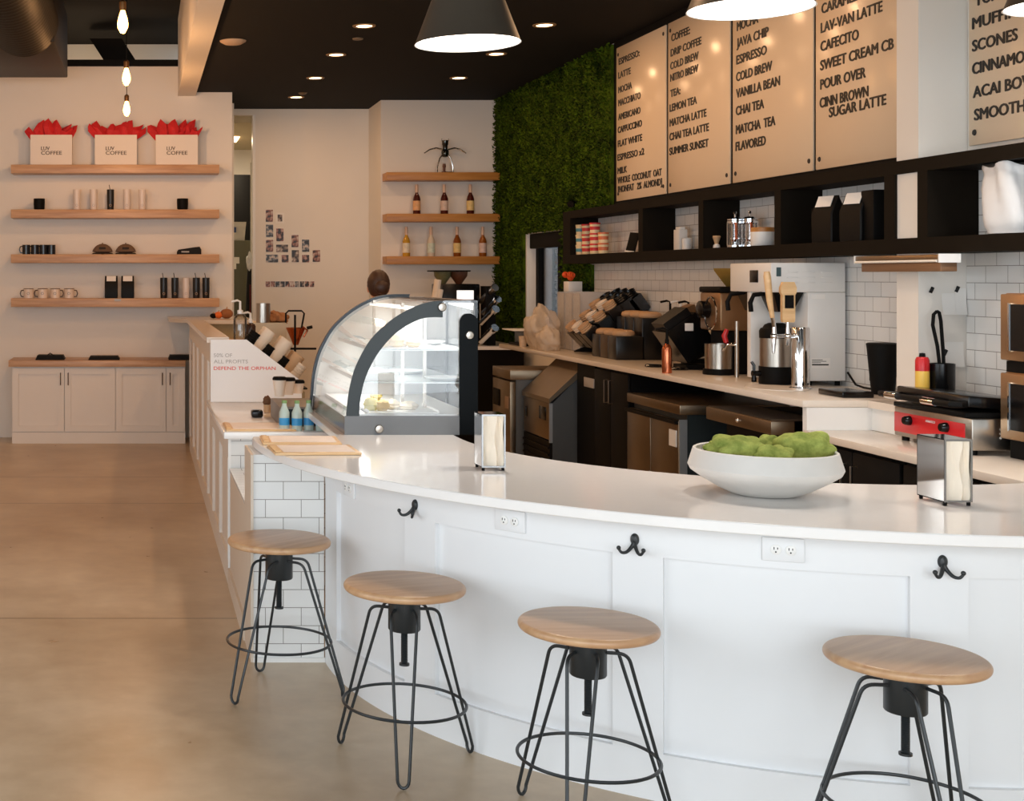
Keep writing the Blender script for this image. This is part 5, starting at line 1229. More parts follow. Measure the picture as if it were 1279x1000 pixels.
B().lathe([(.02, -.10), (.035, -.06), (.075, .03), (.07, .03), (.03, -.055), (.02, -.10)], (xm + .015, 9.985, zt - .16), 24, cap=False).obj('cone', COPPER, t)
B().tube([(xm + .06, 9.96, zt - .12), (xm + .10, 9.96, zt - .15), (xm + .07, 9.96, zt - .2)], .008, 8).obj('handle', COPPER, t)

# ================================================================== LEFT BACK WALL: shelves and goods
def lx(px, Y=13.8): return (px - 175) / F * Y
LW = []
for i, (pt, lab) in enumerate(((205.5, 'top oak floating shelf carrying the gift bags'), (261.5, 'oak floating shelf second from top, with tumblers'), (317.5, 'oak floating shelf third from top, with caps and black mugs'), (372.5, 'lowest oak floating shelf, with glass mugs and coffee bags'))):
    z1 = 1.7 - (pt - 345) / F * 13.68
    o = B().box(lx(13.5, 13.68), 13.68, z1 - .088, lx(274, 13.68), 13.949, z1, .003).obj('floating_shelf', OAK); tag(o, lab, 'shelf', 'oak floating shelves on the left wall'); LW.append(z1 + .0006)
YS = 13.80
random.seed(31)
def gift_bag(pa, pb, label):
    x0, x1 = lx(pa, 13.76), lx(pb, 13.76); z = LW[0]; h = .315; t = thing('gift_bag', label, 'gift bag', ((x0 + x1) / 2, 13.8, z), 'white gift bags on the top shelf')
    b = B().box(x0, 13.745, z, x1, 13.75, z + h).box(x0, 13.86, z, x1, 13.865, z + h).box(x0, 13.75, z, x0 + .004, 13.86, z + h).box(x1 - .004, 13.75, z, x1, 13.86, z + h).box(x0, 13.75, z, x1, 13.86, z + .004)
    b.obj('paper_bag', M('white_bag', (238, 228, 218), .7, var=.02), t)
    b = B()
    for k in range(11):
        u = (k + .5) / 11 + random.uniform(-.03, .03); cx = x0 + .03 + (x1 - x0 - .06) * u; cy = random.uniform(13.765, 13.85)
        hh = random.uniform(.07, .16) * (1.1 if k % 3 else .8)
        tip = Vector((cx + (u - .5) * .20 + random.uniform(-.05, .05), cy + random.uniform(-.03, .03), z + h + hh))
        w = random.uniform(.07, .11); d = Vector((w, random.uniform(-.03, .03), 0)); base = Vector((cx, cy, z + h - .05)); mid = base.lerp(tip, .6)
        v = [base - d * .5, base + d * .5, mid + d * random.uniform(.5, .8) + Vector((0, .012, random.uniform(-.02, .04))), tip + d * random.uniform(.1, .45), tip - d * random.uniform(.1, .3) + Vector((0, 0, random.uniform(-.05, 0))), mid - d * random.uniform(.5, .8) + Vector((0, -.012, random.uniform(-.03, .03))), mid + Vector((random.uniform(-.02, .02), -.03, 0))]
        b._add(v, [(0, 1, 6), (1, 2, 6), (2, 3, 6), (3, 4, 6), (4, 5, 6), (5, 0, 6)])
    b.obj('tissue_paper', RED, t, smooth=0, normals=False)
    b = B(); xl = x0 + (x1 - x0) * .26; ff = lambda zz: (lambda u, v, d: (xl + u, 13.7447 - d, zz + v))
    add_text(b, 'LUV', ff(z + .155), .088, .040, bold=.03, depth=.001); add_text(b, 'COFFEE', ff(z + .108), .215, .040, bold=.03, depth=.001); b.obj('lettering', M('bag_print', (86, 74, 66), .6), t, smooth=0, normals=False)
gift_bag(38, 90, 'white gift bag with red tissue, leftmost of three'); gift_bag(118.5, 171, 'white gift bag with red tissue, middle of three'); gift_bag(194.5, 247, 'white gift bag with red tissue, rightmost of three')
def tumbler(px, sh, black, label, grp, r=.038, h=.213):
    x = lx(px, YS); z = LW[sh]; c = (x, YS, z); t = thing('tumbler', label, 'tumbler', c, grp)
    m = M('black_tumbler', (24, 23, 22), .35) if black else M('pearl_tumbler', (226, 214, 206), .3, var=.02)
    B().lathe([(.001, 0), (r * .88, 0), (r * .92, .004), (r, h * .5), (r, h - .012), (.001, h - .012)], c, 28).obj('body', m, t); B().lathe([(.001, h - .012), (r * 1.02, h - .012), (r * 1.02, h), (.001, h + .002)], c, 28).obj('lid', m, t)
    B().lathe([(.010, .001), (.013, .001), (.013, 0), (.010, 0)], (x, YS - r * .95, z + h * .22), 18, mat=Matrix(((1, 0, 0), (0, 0, -1), (0, 1, 0))), cap=False).obj('emblem', KRAFT if black else M('grey_ink', (176, 172, 168), .6), t)
    if black: B().tube([(x - .005, YS, z + h), (x - .014, YS, z + h + .05)], .0035, 8).obj('straw', BLACK, t)
for i, (px, bk) in enumerate(((96, 0), (117, 0), (138, 1), (158.5, 0), (177.5, 0))): tumbler(px, 1, bk, ['white tumbler, leftmost on the second shelf', 'white tumbler just left of the black one on the second shelf', 'black tumbler with straw between white tumblers', 'white tumbler just right of the black one on the second shelf', 'white tumbler, rightmost on the second shelf'][i], 'tumblers on the second shelf')
for i, (px, bk) in enumerate(((204.5, 1), (218.5, 1), (232.3, 0), (245.2, 1), (257.3, 1))): tumbler(px, 3, bk, ['black tumbler with straw, leftmost on the lowest shelf', 'black tumbler just left of the white one on the lowest shelf', 'single white tumbler among black ones on the lowest shelf', 'black tumbler just right of the white one on the lowest shelf', 'black tumbler with straw at the right end of the lowest shelf'][i], 'tumblers on the lowest shelf')
for px, lab in ((49, 'small black pot at the left of the second shelf'), (228, 'small black pot at the right of the second shelf')):
    c = (lx(px, YS), YS, LW[1]); o = B().lathe([(.001, 0), (.045, 0), (.056, .012), (.059, .06), (.059, .118), (.054, .118), (.053, .012), (.001, .01)], c, 32).obj('black_pot', BLACK); tag(o, lab, 'pot', 'black pots on the second shelf')
def mug(px, sh, m, label, grp, r, h, side, ring=None):
    c = Vector((lx(px, YS), YS - .02, LW[sh])); t = thing('mug', label, 'mug', c, grp)
    B().lathe([(.001, 0), (r, 0), (r, h), (r * .92, h), (r * .92, .006), (.001, .006)], c, 28).obj('body', m, t)
    B().tube([c + Vector((side * r * .95, 0, h * .85)), c + Vector((side * r * 1.5, 0, h * .8)), c + Vector((side * r * 1.68, 0, h * .5)), c + Vector((side * r * 1.5, 0, h * .2)), c + Vector((side * r * .95, 0, h * .15))], .006, 8).obj('handle', ring or m, t)
    if ring:
        B().lathe([(r * 1.0, h - .003), (r * 1.04, h), (r * 1.0, h + .003), (r * .94, h)], c, 28, cap=False).obj('rim', ring, t)
        B().lathe([(.011, .001), (.014, .001), (.014, 0), (.011, 0)], c + Vector((0, -r * 1.01, h * .5)), 18, mat=Matrix(((1, 0, 0), (0, 0, -1), (0, 1, 0))), cap=False).obj('emblem', ring, t)
for i, px in enumerate((33, 44, 54.5, 64.5)): mug(px, 2, M('dark_mug_glaze', (28, 28, 32), .2), 'dark mug, %s of four on the third shelf' % ORD[i], 'dark mugs on the third shelf', .042, .10, -1)
for i, (px, s) in enumerate(((36, -1), (53.5, -1), (69, 1), (86.5, 1))): mug(px, 3, M('cream_enamel', (228, 208, 190), .3), 'cream mug with dark rim, %s of four on the lowest shelf' % ORD[i], 'cream mugs on the lowest shelf', .052, .098, s, M('brown_rim', (70, 52, 42), .4))
def cap(px, label):
    c = Vector((lx(px, YS), YS, LW[2])); t = thing('baseball_cap', label, 'cap', c, 'caps on the third shelf')
    m = M('brown_cap_fabric', (112, 88, 70), .9, var=.1, scale=40)
    B().ball(c + Vector((0, .02, .0)), (.112, .095, .112), 24, 12, lambda d: 1 if d.z > 0 else .02).obj('crown', m, t)
    b = B(); rings = []
    for i in range(13):
        a = R(180 + 180 * i / 12); rings.append([c + Vector((.10 * math.cos(a), .02 + .085 * math.sin(a), .012)), c + Vector((.112 * math.cos(a), .02 + .118 * math.sin(a), .003)), c + Vector((.112 * math.cos(a), .02 + .118 * math.sin(a), .006)), c + Vector((.10 * math.cos(a), .02 + .085 * math.sin(a), .017))])
    b.ring_sweep(rings).obj('brim', M('dark_brim', (52, 44, 40), .9), t)
    B().box(c.x - .035, c.y - .079, c.z + .055, c.x + .035, c.y - .070, c.z + .075, .003).obj('patch', M('dark_brim', (52, 44, 40), .9), t); B().ball(c + Vector((0, .02, .116)), .007, 10, 6).obj('button', m, t)
cap(128, 'brown baseball cap, left one on the third shelf'); cap(157, 'brown baseball cap, right one on the third shelf')
c = Vector((lx(236, YS), YS, LW[2])); t = thing('folded_visor', 'black rolled fabric pouch with pale print on the third shelf', 'pouch', c)
B().ring_sweep([[(c.x + x, c.y + y * k, c.z + z) for y, z in ((-.05, 0), (.05, 0), (.05, zz), (-.05, zz))] for x, k, zz in ((-.125, .6, .03), (-.11, 1, .05), (.06, 1, .075), (.11, 1, .08), (.128, .7, .05))]).obj('pouch', BLACKF, t); B().box(c.x - .08, c.y - .0515, c.z + .02, c.x + .0, c.y - .050, c.z + .034).obj('print', M('grey_ink', (176, 172, 168), .6), t)
for px, lab in ((139, 'black coffee bag with a folded pale label, left one on the lowest wall shelf'), (159.5, 'black coffee bag with a folded pale label, right one on the lowest wall shelf')):
    coffee_bag((lx(px, YS), YS, LW[3]), .135, .09, .232, lab, 'coffee bags on the lowest shelf')
o = B().box(lx(143, 13.68), 13.675, LW[3] - .03, lx(151, 13.68), 13.6795, LW[3] - .005).obj('price_tag', M('grey_plate', (176, 170, 164), .4)); tag(o, 'small grey tag on the edge of the lowest shelf', 'tag')
# cabinets below
CZT = 1.7 - (450 - 345) / F * 13.42; CZB = 1.7 - (457.8 - 345) / F * 13.42
o = B().box(lx(10.5, 13.40), 13.40, CZB, .46, 13.949, CZT, .003).obj('wood_countertop', OAK); tag(o, 'oak top over the white cabinets on the left wall', 'countertop')
edges = [15, 80.5, 144.3, 207.5, 272]
CABP = M('cabinet_paint', (232, 222, 210), .45, var=.015)
for half in (0, 1):
    e = edges[half * 2: half * 2 + 3]
    x0, x1 = lx(e[0], 13.44), min(lx(e[2], 13.44), .46)
    t = thing('wall_cabinet', ['white two door cabinet at the left under the oak top', 'white two door cabinet running behind the hall counter'][half], 'cabinet', ((x0 + x1) / 2, 13.7, 0), 'white cabinets')
    B().box(x0, 13.46, 0, x1, 13.949, CZB - .0006).obj('body', CABP, t); B().box(x0, 13.44, .0, x1, 13.46, .115).obj('plinth', CABP, t)
    for k in (0, 1):
        a, b2 = lx(e[k], 13.44) + .004, min(lx(e[k + 1], 13.44), .46) - .004
        d = thing('door', None, None, (a, 13.45, .12)); d.parent = t; d.location = Vector((a, 13.45, .12)) - org[t]
        zt, zb = CZB - .015, .122; s = .062
        bb = B().loopprism([(a, zb), (b2, zb), (b2, zt), (a, zt)], [(a + s, zb + s), (b2 - s, zb + s), (b2 - s, zt - s), (a + s, zt - s)], lambda u, v, w: (u, 13.435 + .0245 * w, v)); bb.obj('door_frame', CABP, d)
        B().box(a + s, 13.452, zb + s, b2 - s, 13.4595, zt - s).obj('door_panel', CABP, d)
        hx = (b2 - .035) if k == 0 else a + .035
        if not (half == 1 and k == 1): pass
        B().tube([(hx, 13.434, zt - .05), (hx, 13.41, zt - .05), (hx, 13.41, zt - .17), (hx, 13.434, zt - .17)], .005, 8).obj('handle', M('dark_bronze', (84, 66, 52), .35, .7), d)
for i, (a, b2, hh) in enumerate(((44.5, 80.5, .045), (110.5, 149.5, .035), (210.5, 234, .045))):
    x0, x1 = lx(a, 13.5), lx(b2, 13.5) + (.15 if i == 2 else 0); b = B()
    for k in range(3): b.box(x0 + .006 * k, 13.46 + .01 * k, CZT + .0006 + hh * k / 3, x1 - .008 * k, 13.72, CZT + hh * (k + 1) / 3, .006)
    if i == 0: b.tube([((x0 + x1) / 2 - .03, 13.5, CZT + hh), ((x0 + x1) / 2, 13.5, CZT + hh + .025), ((x0 + x1) / 2 + .04, 13.5, CZT + hh)], .006, 8)
    o = b.obj('folded_shirt', BLACKF); tag(o, ['folded black shirt at the left of the oak top', 'folded black shirt in the middle of the oak top', 'folded black shirt beside the hall counter'][i], 'shirt', 'folded black shirts')

# ================================================================== ALCOVE: shelves, bottles, lever press
AW = []
for pt, lab in ((215, 'top golden oak shelf in the alcove, carrying the lever press'), (266.8, 'middle golden oak shelf in the alcove, three bottles on it'), (320, 'lowest golden oak shelf in the alcove, four bottles on it')):
    z1 = 1.7 - (pt - 345) / F * 14.32
    o = B().box(lx(483, 14.32), 14.32, z1 - .085, lx(624.5, 14.32), 14.569, z1, .003).obj('alcove_shelf', OAKG); tag(o, lab, 'shelf', 'golden oak shelves'); AW.append(z1 + .0006)
def syrup(px, sh, rgb, lrgb, label, clear=False):
    Y = 14.43; c = Vector((lx(px, Y), Y, AW[sh])); t = thing('syrup_bottle', label, 'bottle', c, 'syrup bottles in the alcove')
    B().lathe([(.001, 0), (.038, 0), (.041, .006), (.041, .165), (.034, .19), (.017, .225), (.0155, .27), (.001, .27)], c, 24).obj('bottle', M('syrup_%d_%d' % (rgb[0], rgb[1]), rgb, .12), t)
    B().lathe([(.0155, .235), (.017, .235), (.017, .312), (.014, .325), (.001, .325)], c, 16).obj('capsule', M('pale_capsule', (206, 176, 156), .35), t); B().lathe([(.0415, .04), (.0415, .145)], c, 24, cap=False).obj('label', M('bottle_label_%d' % lrgb[0], lrgb, .6, var=.35, scale=28), t)
for i, (px, l) in enumerate(((520.5, (222, 170, 120)), (555, (214, 190, 176)), (587.5, (226, 196, 130)))): syrup(px, 1, (74, 24, 20), l, 'dark red syrup bottle, %s on the middle alcove shelf' % ['left', 'centre', 'right'][i])
for px, rgb, l, lab in ((507.5, (196, 148, 50), (230, 214, 190), 'yellow syrup bottle on the lowest alcove shelf'), (538.5, (214, 200, 180), (205, 214, 196), 'clear syrup bottle on the lowest alcove shelf'), (571, (132, 70, 22), (226, 176, 150), 'amber syrup bottle third on the lowest alcove shelf'), (603, (140, 78, 24), (216, 190, 180), 'amber syrup bottle at the right end of the lowest alcove shelf')): syrup(px, 2, rgb, l, lab)
Y = 14.43; c = Vector((lx(556, Y), Y, AW[0])); t = thing('lever_espresso_press', 'manual lever espresso press with spread arms on the top alcove shelf', 'espresso press', c)
B().tube([c + Vector((-.085, 0, 0)), c + Vector((-.085, 0, .07)), c + Vector((-.06, 0, .16)), c + Vector((-.03, 0, .20))], .008, 8).obj('leg', CHROME, t); B().tube([c + Vector((.085, 0, 0)), c + Vector((.085, 0, .07)), c + Vector((.06, 0, .16)), c + Vector((.03, 0, .20))], .008, 8).obj('leg', CHROME, t)
B().lathe([(.001, .17), (.03, .175), (.04, .20), (.04, .24), (.025, .26), (.028, .30), (.034, .31), (.034, .355), (.001, .36)], c, 24).obj('piston_body', M('dark_chrome', (70, 72, 70), .15, .9), t)
for s in (-1, 1): B().tube([c + Vector((s * .03, 0, .255)), c + Vector((s * .10, 0, .272)), c + Vector((s * .17, 0, .255)), c + Vector((s * .23, 0, .215))], .008, 8, rs=[.011, .010, .008, .006]).obj('lever_arm', CHROME, t)
B().tube([c + Vector((-.035, 0, .375)), c + Vector((-.04, 0, .35)), c + Vector((.04, 0, .35)), c + Vector((.035, 0, .375))], .005, 8).obj('crown', CHROME, t)
B().lathe([(.001, 0), (.03, 0), (.03, .012), (.014, .02), (.014, .06), (.02, .065), (.016, .10), (.001, .10)], c + Vector((-.01, -.0, 0)), 20).obj('tamper', M('brown_wood_knob', (92, 52, 34), .4), t); B().box(c.x + .01, c.y - .03, c.z, c.x + .09, c.y + .03, c.z + .012, .004).obj('base_plate', BLACK, t)

# ================================================================== HALL PHOTO WALL
def photo_mat(i):
    m = bpy.data.materials.new('snapshot_print'); m.use_nodes = True; nt = m.node_tree; N = nt.nodes; L = nt.links; p = N['Principled BSDF']
    tc = N.new('ShaderNodeTexCoord'); mp = N.new('ShaderNodeMapping'); mp.inputs['Location'].default_value = (i * 3.7, i * 1.3, 0); L.new(tc.outputs['Object'], mp.inputs['Vector'])
    v = N.new('ShaderNodeTexNoise'); v.inputs['Scale'].default_value = 22; v.inputs['Detail'].default_value = 2; L.new(mp.outputs['Vector'], v.inputs['Vector'])
    cr = N.new('ShaderNodeValToRGB'); e = cr.color_ramp.elements; e[0].position = .42; e[0].color = lin((34, 26, 24)); e[1].position = .66; e[1].color = lin((206, 190, 178))
    x = cr.color_ramp.elements.new(.52); x.color = lin([(150, 96, 76), (120, 100, 84), (96, 104, 110), (160, 110, 96)][i % 4])
    L.new(v.outputs['Fac'], cr.inputs['Fac']); L.new(cr.outputs['Color'], p.inputs['Base Color']); p.inputs['Roughness'].default_value = .35
    return m
PM = [photo_mat(i) for i in range(4)]
rects = [(95, 95, 178, 228), (203, 130, 290, 240), (97, 250, 180, 385), (203, 290, 288, 430), (97, 408, 180, 540), (203, 458, 335, 543), (97, 562, 232, 650), (260, 565, 340, 650), (363, 358, 443, 492), (365, 515, 448, 648), (472, 405, 555, 540), (472, 565, 555, 650), (583, 515, 668, 645)]
plab = ['portrait snapshot at the top left of the photo wall', 'white bordered instant photo at the top of the second column', 'portrait snapshot second down the left column', 'snapshot below the white bordered instant photo', 'portrait snapshot third down the left column', 'landscape snapshot right of the left column, third row', 'landscape snapshot at the bottom of the left column', 'small square snapshot in the bottom row, second from left', 'upper snapshot of the third column', 'lower snapshot of the third column', 'upper snapshot of the fourth column', 'lower small snapshot of the fourth column', 'lone snapshot at the right end of the photo wall']
for i, (a, b_, c_, d_) in enumerate(rects):
    x0, x1 = lx(320 + a / 8.33, 15.34), lx(320 + c_ / 8.33, 15.34); z1, z0 = 1.7 - (250 + b_ / 8.33 - 345) / F * 15.34, 1.7 - (250 + d_ / 8.33 - 345) / F * 15.34
    t = thing('snapshot', plab[i], 'photo', ((x0 + x1) / 2, 15.337, z0), 'snapshots on the hall wall')
    B().box(x0, 15.336, z0, x1, 15.3395, z1).obj('border', PAPER, t); e = .022 if i == 1 else .004
    B().box(x0 + e, 15.334, z0 + e, x1 - e, 15.3358, z1 - e).obj('print', PM[i % 4], t)
x0, x1 = lx(331.4, 15.34), lx(392.6, 15.34)
t = thing('photo_strip', 'long horizontal strip of tiny photos below the snapshots', 'photo strip', (x0, 15.337, 1.59)); zz = 1.7 - (359.2 - 345) / F * 15.34
B().box(x0, 15.336, zz, x1, 15.3395, zz + .078).obj('border', PAPER, t)
for k in range(10):
    w = (x1 - x0) / 10; B().box(x0 + w * k + .003, 15.334, zz + .008, x0 + w * (k + 1) - .002, 15.3358, zz + .074).obj('print', PM[(k * 3) % 4], t)

# ================================================================== STOREROOM SEEN THROUGH THE OPENING
def sr(px, Y): return (px - 175) / F * Y
Y = 18.0
o = B().box(sr(284, Y), 18.0, .75, sr(313, Y), 18.6, 1.7 - (218 - 345) / F * Y, .01).obj('dark_fridge', BLACK); tag(o, 'tall black fridge deep in the storeroom', 'fridge')
o = B().box(sr(283, 17.2), 17.2, 0, sr(315, 17.2), 17.8, 1.7 - (300 - 345) / F * 17.2, .01).obj('steel_cabinet', M('grey_green_steel', (86, 84, 66), .45, .3)); tag(o, 'grey green steel cabinet below the white bin', 'cabinet')
zc = 1.7 - (300 - 345) / F * 17.2 + .0006
t = thing('storage_bin', 'white bin with a blue mark on the steel cabinet', 'bin', (1.2, 17.4, zc)); B().ring_sweep([[(sr(288, 17.3), 17.25, zc), (sr(305, 17.3), 17.25, zc), (sr(305, 17.3), 17.6, zc), (sr(288, 17.3), 17.6, zc)], [(sr(287, 17.3), 17.22, zc + .24), (sr(307, 17.3), 17.22, zc + .24), (sr(307, 17.3), 17.63, zc + .24), (sr(287, 17.3), 17.63, zc + .24)]]).obj('bin', M('pale_grey_bin', (206, 200, 190), .5), t); B().box(sr(290.5, 17.2), 17.205, zc + .10, sr(295, 17.2), 17.218, zc + .17).obj('mark', M('blue_mark', (40, 60, 110), .5), t)
o = B().tube([(sr(314.5, 16.2), 16.2, 0), (sr(314.5, 16.2), 16.2, 1.7 + 142 / F * 16.2)], .018, 10).obj('mop_pole', M('pale_grey_bin', (206, 200, 190), .5)); tag(o, 'pale pole leaning inside the storeroom doorway', 'pole')
t = thing('hanging_apron', 'dark apron with a red strap hanging inside the doorway', 'apron', (sr(312, 16.0), 16.0, 1.3)); b = B()
b.ring_sweep([[(sr(308 + a_, 16), 15.97, z), (sr(317 + a_, 16), 15.97, z), (sr(317 + a_, 16), 16.04, z), (sr(308 + a_, 16), 16.04, z)] for a_, z in ((-1.5, 1.05), (-1, 1.3), (0, 1.6), (1.5, 1.83))]).obj('apron', BLACKF, t); B().box(sr(312, 15.96), 15.955, 1.15, sr(313.2, 15.96), 15.969, 1.6).obj('strap', M('dark_red', (110, 28, 30), .7), t)
o = B().ball((sr(313, 15.9), 15.95, 1.88), (.045, .06, .10), 18, 12, crumple).obj('white_bag', M('white_plastic_film', (236, 238, 240), .35)); tag(o, 'white bag hanging above the dark apron', 'bag')
for i, (a, b_, c_, d_) in enumerate(((290, 321, 299, 329), (290, 329, 295, 336))):
    o = B().box(sr(a, 17.19), 17.19, 1.7 - (d_ - 345) / F * 17.19, sr(c_, 17.19), 17.199, 1.7 - (b_ - 345) / F * 17.19).obj('paper_note', PAPER); tag(o, ['upper white note on the steel cabinet', 'lower white note on the steel cabinet'][i], 'paper', 'notes on the steel cabinet')

# ================================================================== BACK STATION along the alcove wall
o = B().box(2.70, 13.25, 0, 3.85, 14.56, .965).obj('station_cabinet', BLACK); tag(o, 'black base cabinet along the alcove wall', 'cabinet')
o = B().box(2.68, 13.2, .966, 3.85, 14.565, 1.0).obj('station_countertop', QUARTZ); tag(o, 'white countertop under the alcove shelves', 'countertop')
Y = 13.5
t = thing('espresso_machine', 'black automatic espresso machine with two bean hoppers', 'coffee machine', (lx(575, Y), Y, 1.0008)); z = 1.0008
zt = 1.7 - (354.5 - 345) / F * Y
B().box(lx(552.5, Y), Y, z, lx(599.5, Y), Y + .5, zt, .012).obj('body', BLACKG, t); B().box(lx(570.5, Y), Y - .004, 1.7 - (374 - 345) / F * Y, lx(591.5, Y), Y - .0005, 1.7 - (362.5 - 345) / F * Y).obj('screen', M('lit_screen', (240, 240, 240), .4, emit=.9), t)
for px, mm in ((559, M('green_beans', (110, 104, 66), .5, var=.4, scale=60)), (579.5, M('roasted_beans', (96, 54, 30), .5, var=.4, scale=60))):
    c = Vector((lx(px, Y), Y + .22, zt)); hpr = B().lathe([(.03, 0), (.05, .03), (.085, .08), (.09, .125), (.001, .125)], c, 28); hpr.obj('hopper', mm, t)
B().box(lx(544, Y), Y + .08, zt + .126, lx(590.5, Y), Y + .4, zt + .14, .004).obj('hopper_lid', BLACK, t)
for i, (px, py, h) in enumerate(((547, 349, .34), (549.5, 361, .26))):
    top = Wd(px, py, 13.4); c0 = Vector((top.x - .10, top.y, 1.02 + .0 * i)); d = (top - c0); rot = d.to_track_quat('Z', 'Y').to_matrix(); L_ = d.length
    b = B().lathe([(.001, 0), (.032, 0), (.036, L_ - .01), (.034, L_), (.001, L_)], c0, 20, mat=rot)
    for v in b.bm.verts: v.co.z = max(v.co.z, 1.0008)
    o = b.obj('cup_sleeve', M('white_cup_sleeve', (226, 210, 190), .6)); tag(o, ['tall leaning stack of white cups left of the espresso machine', 'short leaning stack of white cups left of the espresso machine'][i], 'cup stack')
for i, (px, py) in enumerate(((618.5, 358.5), (622, 373), (619.5, 385.5), (618.5, 409))):
    top = Wd(px, py, 13.3 - .06 * i); c0 = top + Vector((-.08, .24, -.15)); d = top - c0; rot = d.to_track_quat('Z', 'Y').to_matrix(); L_ = d.length
    b = B().lathe([(.001, 0), (.03, 0), (.034, L_ * .6), (.036, L_ * .62), (.034, L_ * .75), (.037, L_ * .77), (.036, L_ - .02), (.041, L_ - .015), (.041, L_), (.001, L_)], c0, 22, mat=rot)
    o = b.obj('clear_cup_stack', [CHROME, M('white_cup_sleeve', (226, 210, 190), .6)][0] if i else STEEL); tag(o, 'shiny tilted cup stack, %s of four by the moss wall' % ['topmost', 'second from top', 'third from top', 'lowest'][i], 'cup stack', 'shiny tilted cup stacks')
xx = lx(614, 13.4)
o = B().box(xx - .06, 13.36, 1.0008, xx + .03, 13.6, 1.60).obj('cup_tower', BLACK); tag(o, 'black tower holding the shiny tilted cup stacks', 'rack')
q = onX(714, 254, 3.87); t = thing('security_camera', 'small black security camera on the moss wall', 'camera', q)
B().cyl(q + Vector((-.02, -.03, -.01)), q + Vector((.03, .04, .01)), .03, n=20).obj('body', BLACKG, t); B().cyl(q + Vector((.01, 0, 0)), q + Vector((.08, 0, .045)), .012, n=12).obj('bracket', BLACK, t)

# ================================================================== PERSON behind the display case, facing away
def skin(name, nodes, edges, mat, parent, sub=2):
    me = bpy.data.meshes.new(name); me.from_pydata([Vector(n[0]) for n in nodes], edges, []); me.update()
    o = bpy.data.objects.new(name, me); COL.objects.link(o); o.parent = parent; org[o] = org[parent]
    m = o.modifiers.new('skin', 'SKIN'); m.use_smooth_shade = True
    for i, n in enumerate(nodes):
        r = n[1] if hasattr(n[1], '__len__') else (n[1], n[1]); me.skin_vertices[0].data[i].radius = r
        me.skin_vertices[0].data[i].use_root = (i == 0)
    s = o.modifiers.new('subdivision', 'SUBSURF'); s.levels = sub; s.render_levels = sub
    me.materials.append(mat); return o
PX_, PY_ = lx(473, 9.75), 9.75
SKIN = M('skin', (206, 150, 118), .55, var=.04)
t = thing('person', 'person with brown hair in a bun, standing behind the pastry case facing away', 'person', (PX_, PY_, 0))
hs = [((0, 0, .93), (.13, .10)), ((0, 0, 1.08), (.125, .09)), ((0, .0, 1.25), (.15, .10)), ((0, 0, 1.39), (.12, .085)), ((0, .0, 1.46), (.055, .055)), ((0, .01, 1.53), (.05, .05)),
      ((.17, 0, 1.38), (.055, .055)), ((.22, .03, 1.13), (.042, .042)), ((.19, .20, 1.0), (.034, .034)), ((.18, .27, .99), (.022, .036)),
      ((-.17, 0, 1.38), (.055, .055)), ((-.22, .03, 1.13), (.042, .042)), ((-.19, .20, 1.0), (.034, .034)), ((-.18, .27, .99), (.022, .036)),
      ((.09, 0, .86), (.09, .09)), ((.10, .01, .50), (.06, .065)), ((.10, -.02, .12), (.038, .042)), ((.10, .02, .04), (.036, .03)), ((.11, .14, .03), (.03, .024)),
      ((-.09, 0, .86), (.09, .09)), ((-.10, .01, .50), (.06, .065)), ((-.10, -.02, .12), (.038, .042)), ((-.10, .02, .04), (.036, .03)), ((-.11, .14, .03), (.03, .024))]
es = [(0, 1), (1, 2), (2, 3), (3, 4), (4, 5), (3, 6), (6, 7), (7, 8), (8, 9), (3, 10), (10, 11), (11, 12), (12, 13), (0, 14), (14, 15), (15, 16), (16, 17), (17, 18), (0, 19), (19, 20), (20, 21), (21, 22), (22, 23)]
for s, w0 in ((1, 9), (-1, 13)):
    wr = Vector(hs[w0][0])
    for k, (dx, ln) in enumerate(((-.030, .062), (-.010, .075), (.011, .072), (.030, .056))):
        i = len(hs); hs.append(((wr.x + dx, wr.y + .045, wr.z), (.009, .009))); hs.append(((wr.x + dx * 1.1, wr.y + .045 + ln * .55, wr.z - .006), (.0085, .0085))); hs.append(((wr.x + dx * 1.1, wr.y + .045 + ln, wr.z - .022), (.007, .007))); es += [(w0, i), (i, i + 1), (i + 1, i + 2)]
    i = len(hs); hs.append(((wr.x - s * .035, wr.y + .015, wr.z), (.010, .010))); hs.append(((wr.x - s * .055, wr.y + .05, wr.z - .01), (.008, .008))); es += [(w0, i), (i, i + 1)]
body = skin('body', hs, es, SKIN, t)
def headf(d): return 1 - .10 * max(0, -d.z) * (1 if abs(d.x) > .3 else .5) + .05 * max(0, d.y) ** 6
hc_ = Vector((PX_, PY_ + .02, 1.625))
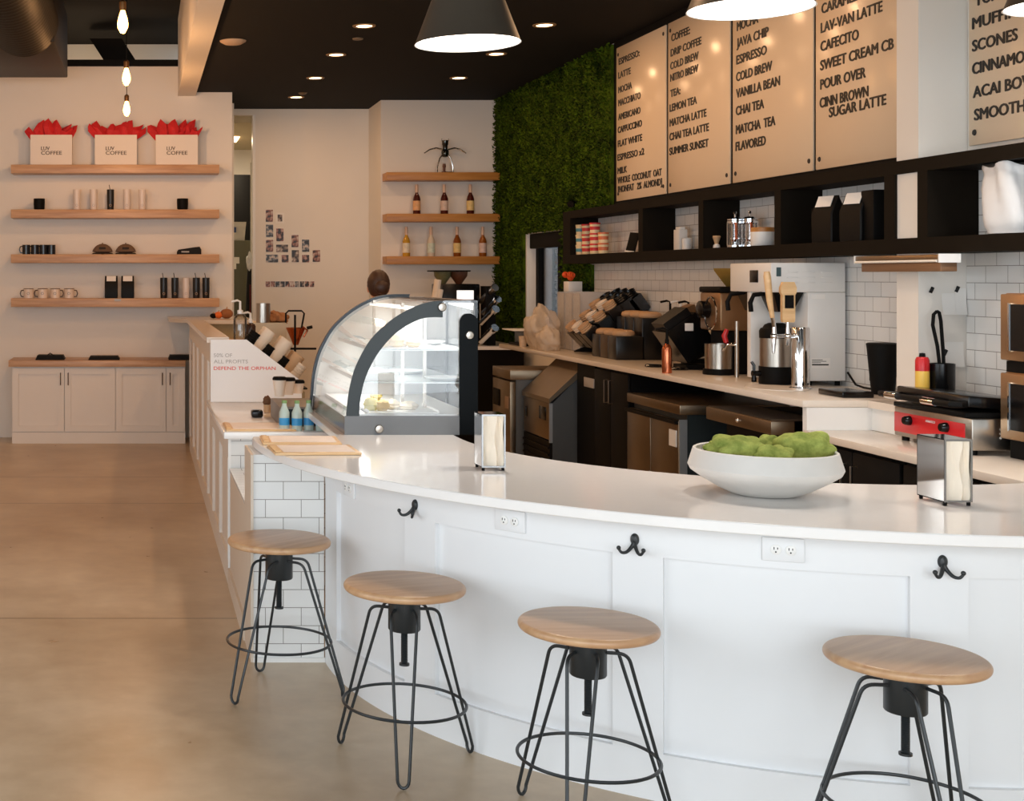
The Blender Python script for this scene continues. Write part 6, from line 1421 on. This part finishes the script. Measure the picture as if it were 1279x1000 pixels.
b = B().ball(hc_, (.073, .094, .112), 36, 26, headf)
b.ball(hc_ + Vector((0, .098, -.012)), (.012, .018, .020), 12, 8)                                   # nose, turned away from the viewer
for s in (-1, 1): b.ball(hc_ + Vector((s * .073, -.002, -.015)), (.010, .020, .030), 12, 8)
b.obj('head', SKIN, t)
for s in (-1, 1): B().ball(hc_ + Vector((s * .030, .082, .008)), (.014, .010, .008), 12, 8).obj('eye', M('eye_white', (236, 232, 226), .3), t)
B().ball(hc_ + Vector((0, .088, -.05)), (.024, .008, .007), 14, 8).obj('mouth', M('lips', (176, 98, 88), .5), t)
HAIR = M('brown_hair', (58, 34, 22), .5, var=.3, scale=40)
b = B().ball(hc_ + Vector((0, -.014, .018)), (.083, .098, .108), 36, 24, lambda d: (1 + .012 * math.sin(26 * math.atan2(d.x, d.z + .3))) if d.y < .42 else (.8 if d.z < .35 else 1))
b.obj('hair', HAIR, t); B().ball(hc_ + Vector((.004, -.118, -.005)), (.052, .042, .050), 24, 16, lambda d: 1 + .04 * math.sin(9 * math.atan2(d.x, d.z) + 5 * d.y)).obj('hair_bun', HAIR, t)
sh_ = [((0, 0, .90), (.145, .115)), ((0, 0, 1.08), (.138, .10)), ((0, 0, 1.25), (.163, .112)), ((0, 0, 1.37), (.128, .095)), ((.175, 0, 1.375), (.064, .064)), ((.215, .02, 1.20), (.056, .056)), ((-.175, 0, 1.375), (.064, .064)), ((-.215, .02, 1.20), (.056, .056))]
skin('shirt', sh_, [(0, 1), (1, 2), (2, 3), (3, 4), (4, 5), (3, 6), (6, 7)], BLACKF, t)
tr = [((0, 0, .93), (.145, .115)), ((.09, 0, .84), (.102, .102)), ((.10, .01, .50), (.075, .08)), ((.10, -.02, .10), (.06, .06)), ((-.09, 0, .84), (.102, .102)), ((-.10, .01, .50), (.075, .08)), ((-.10, -.02, .10), (.06, .06))]
skin('trousers', tr, [(0, 1), (1, 2), (2, 3), (0, 4), (4, 5), (5, 6)], M('dark_denim', (38, 42, 54), .8), t)
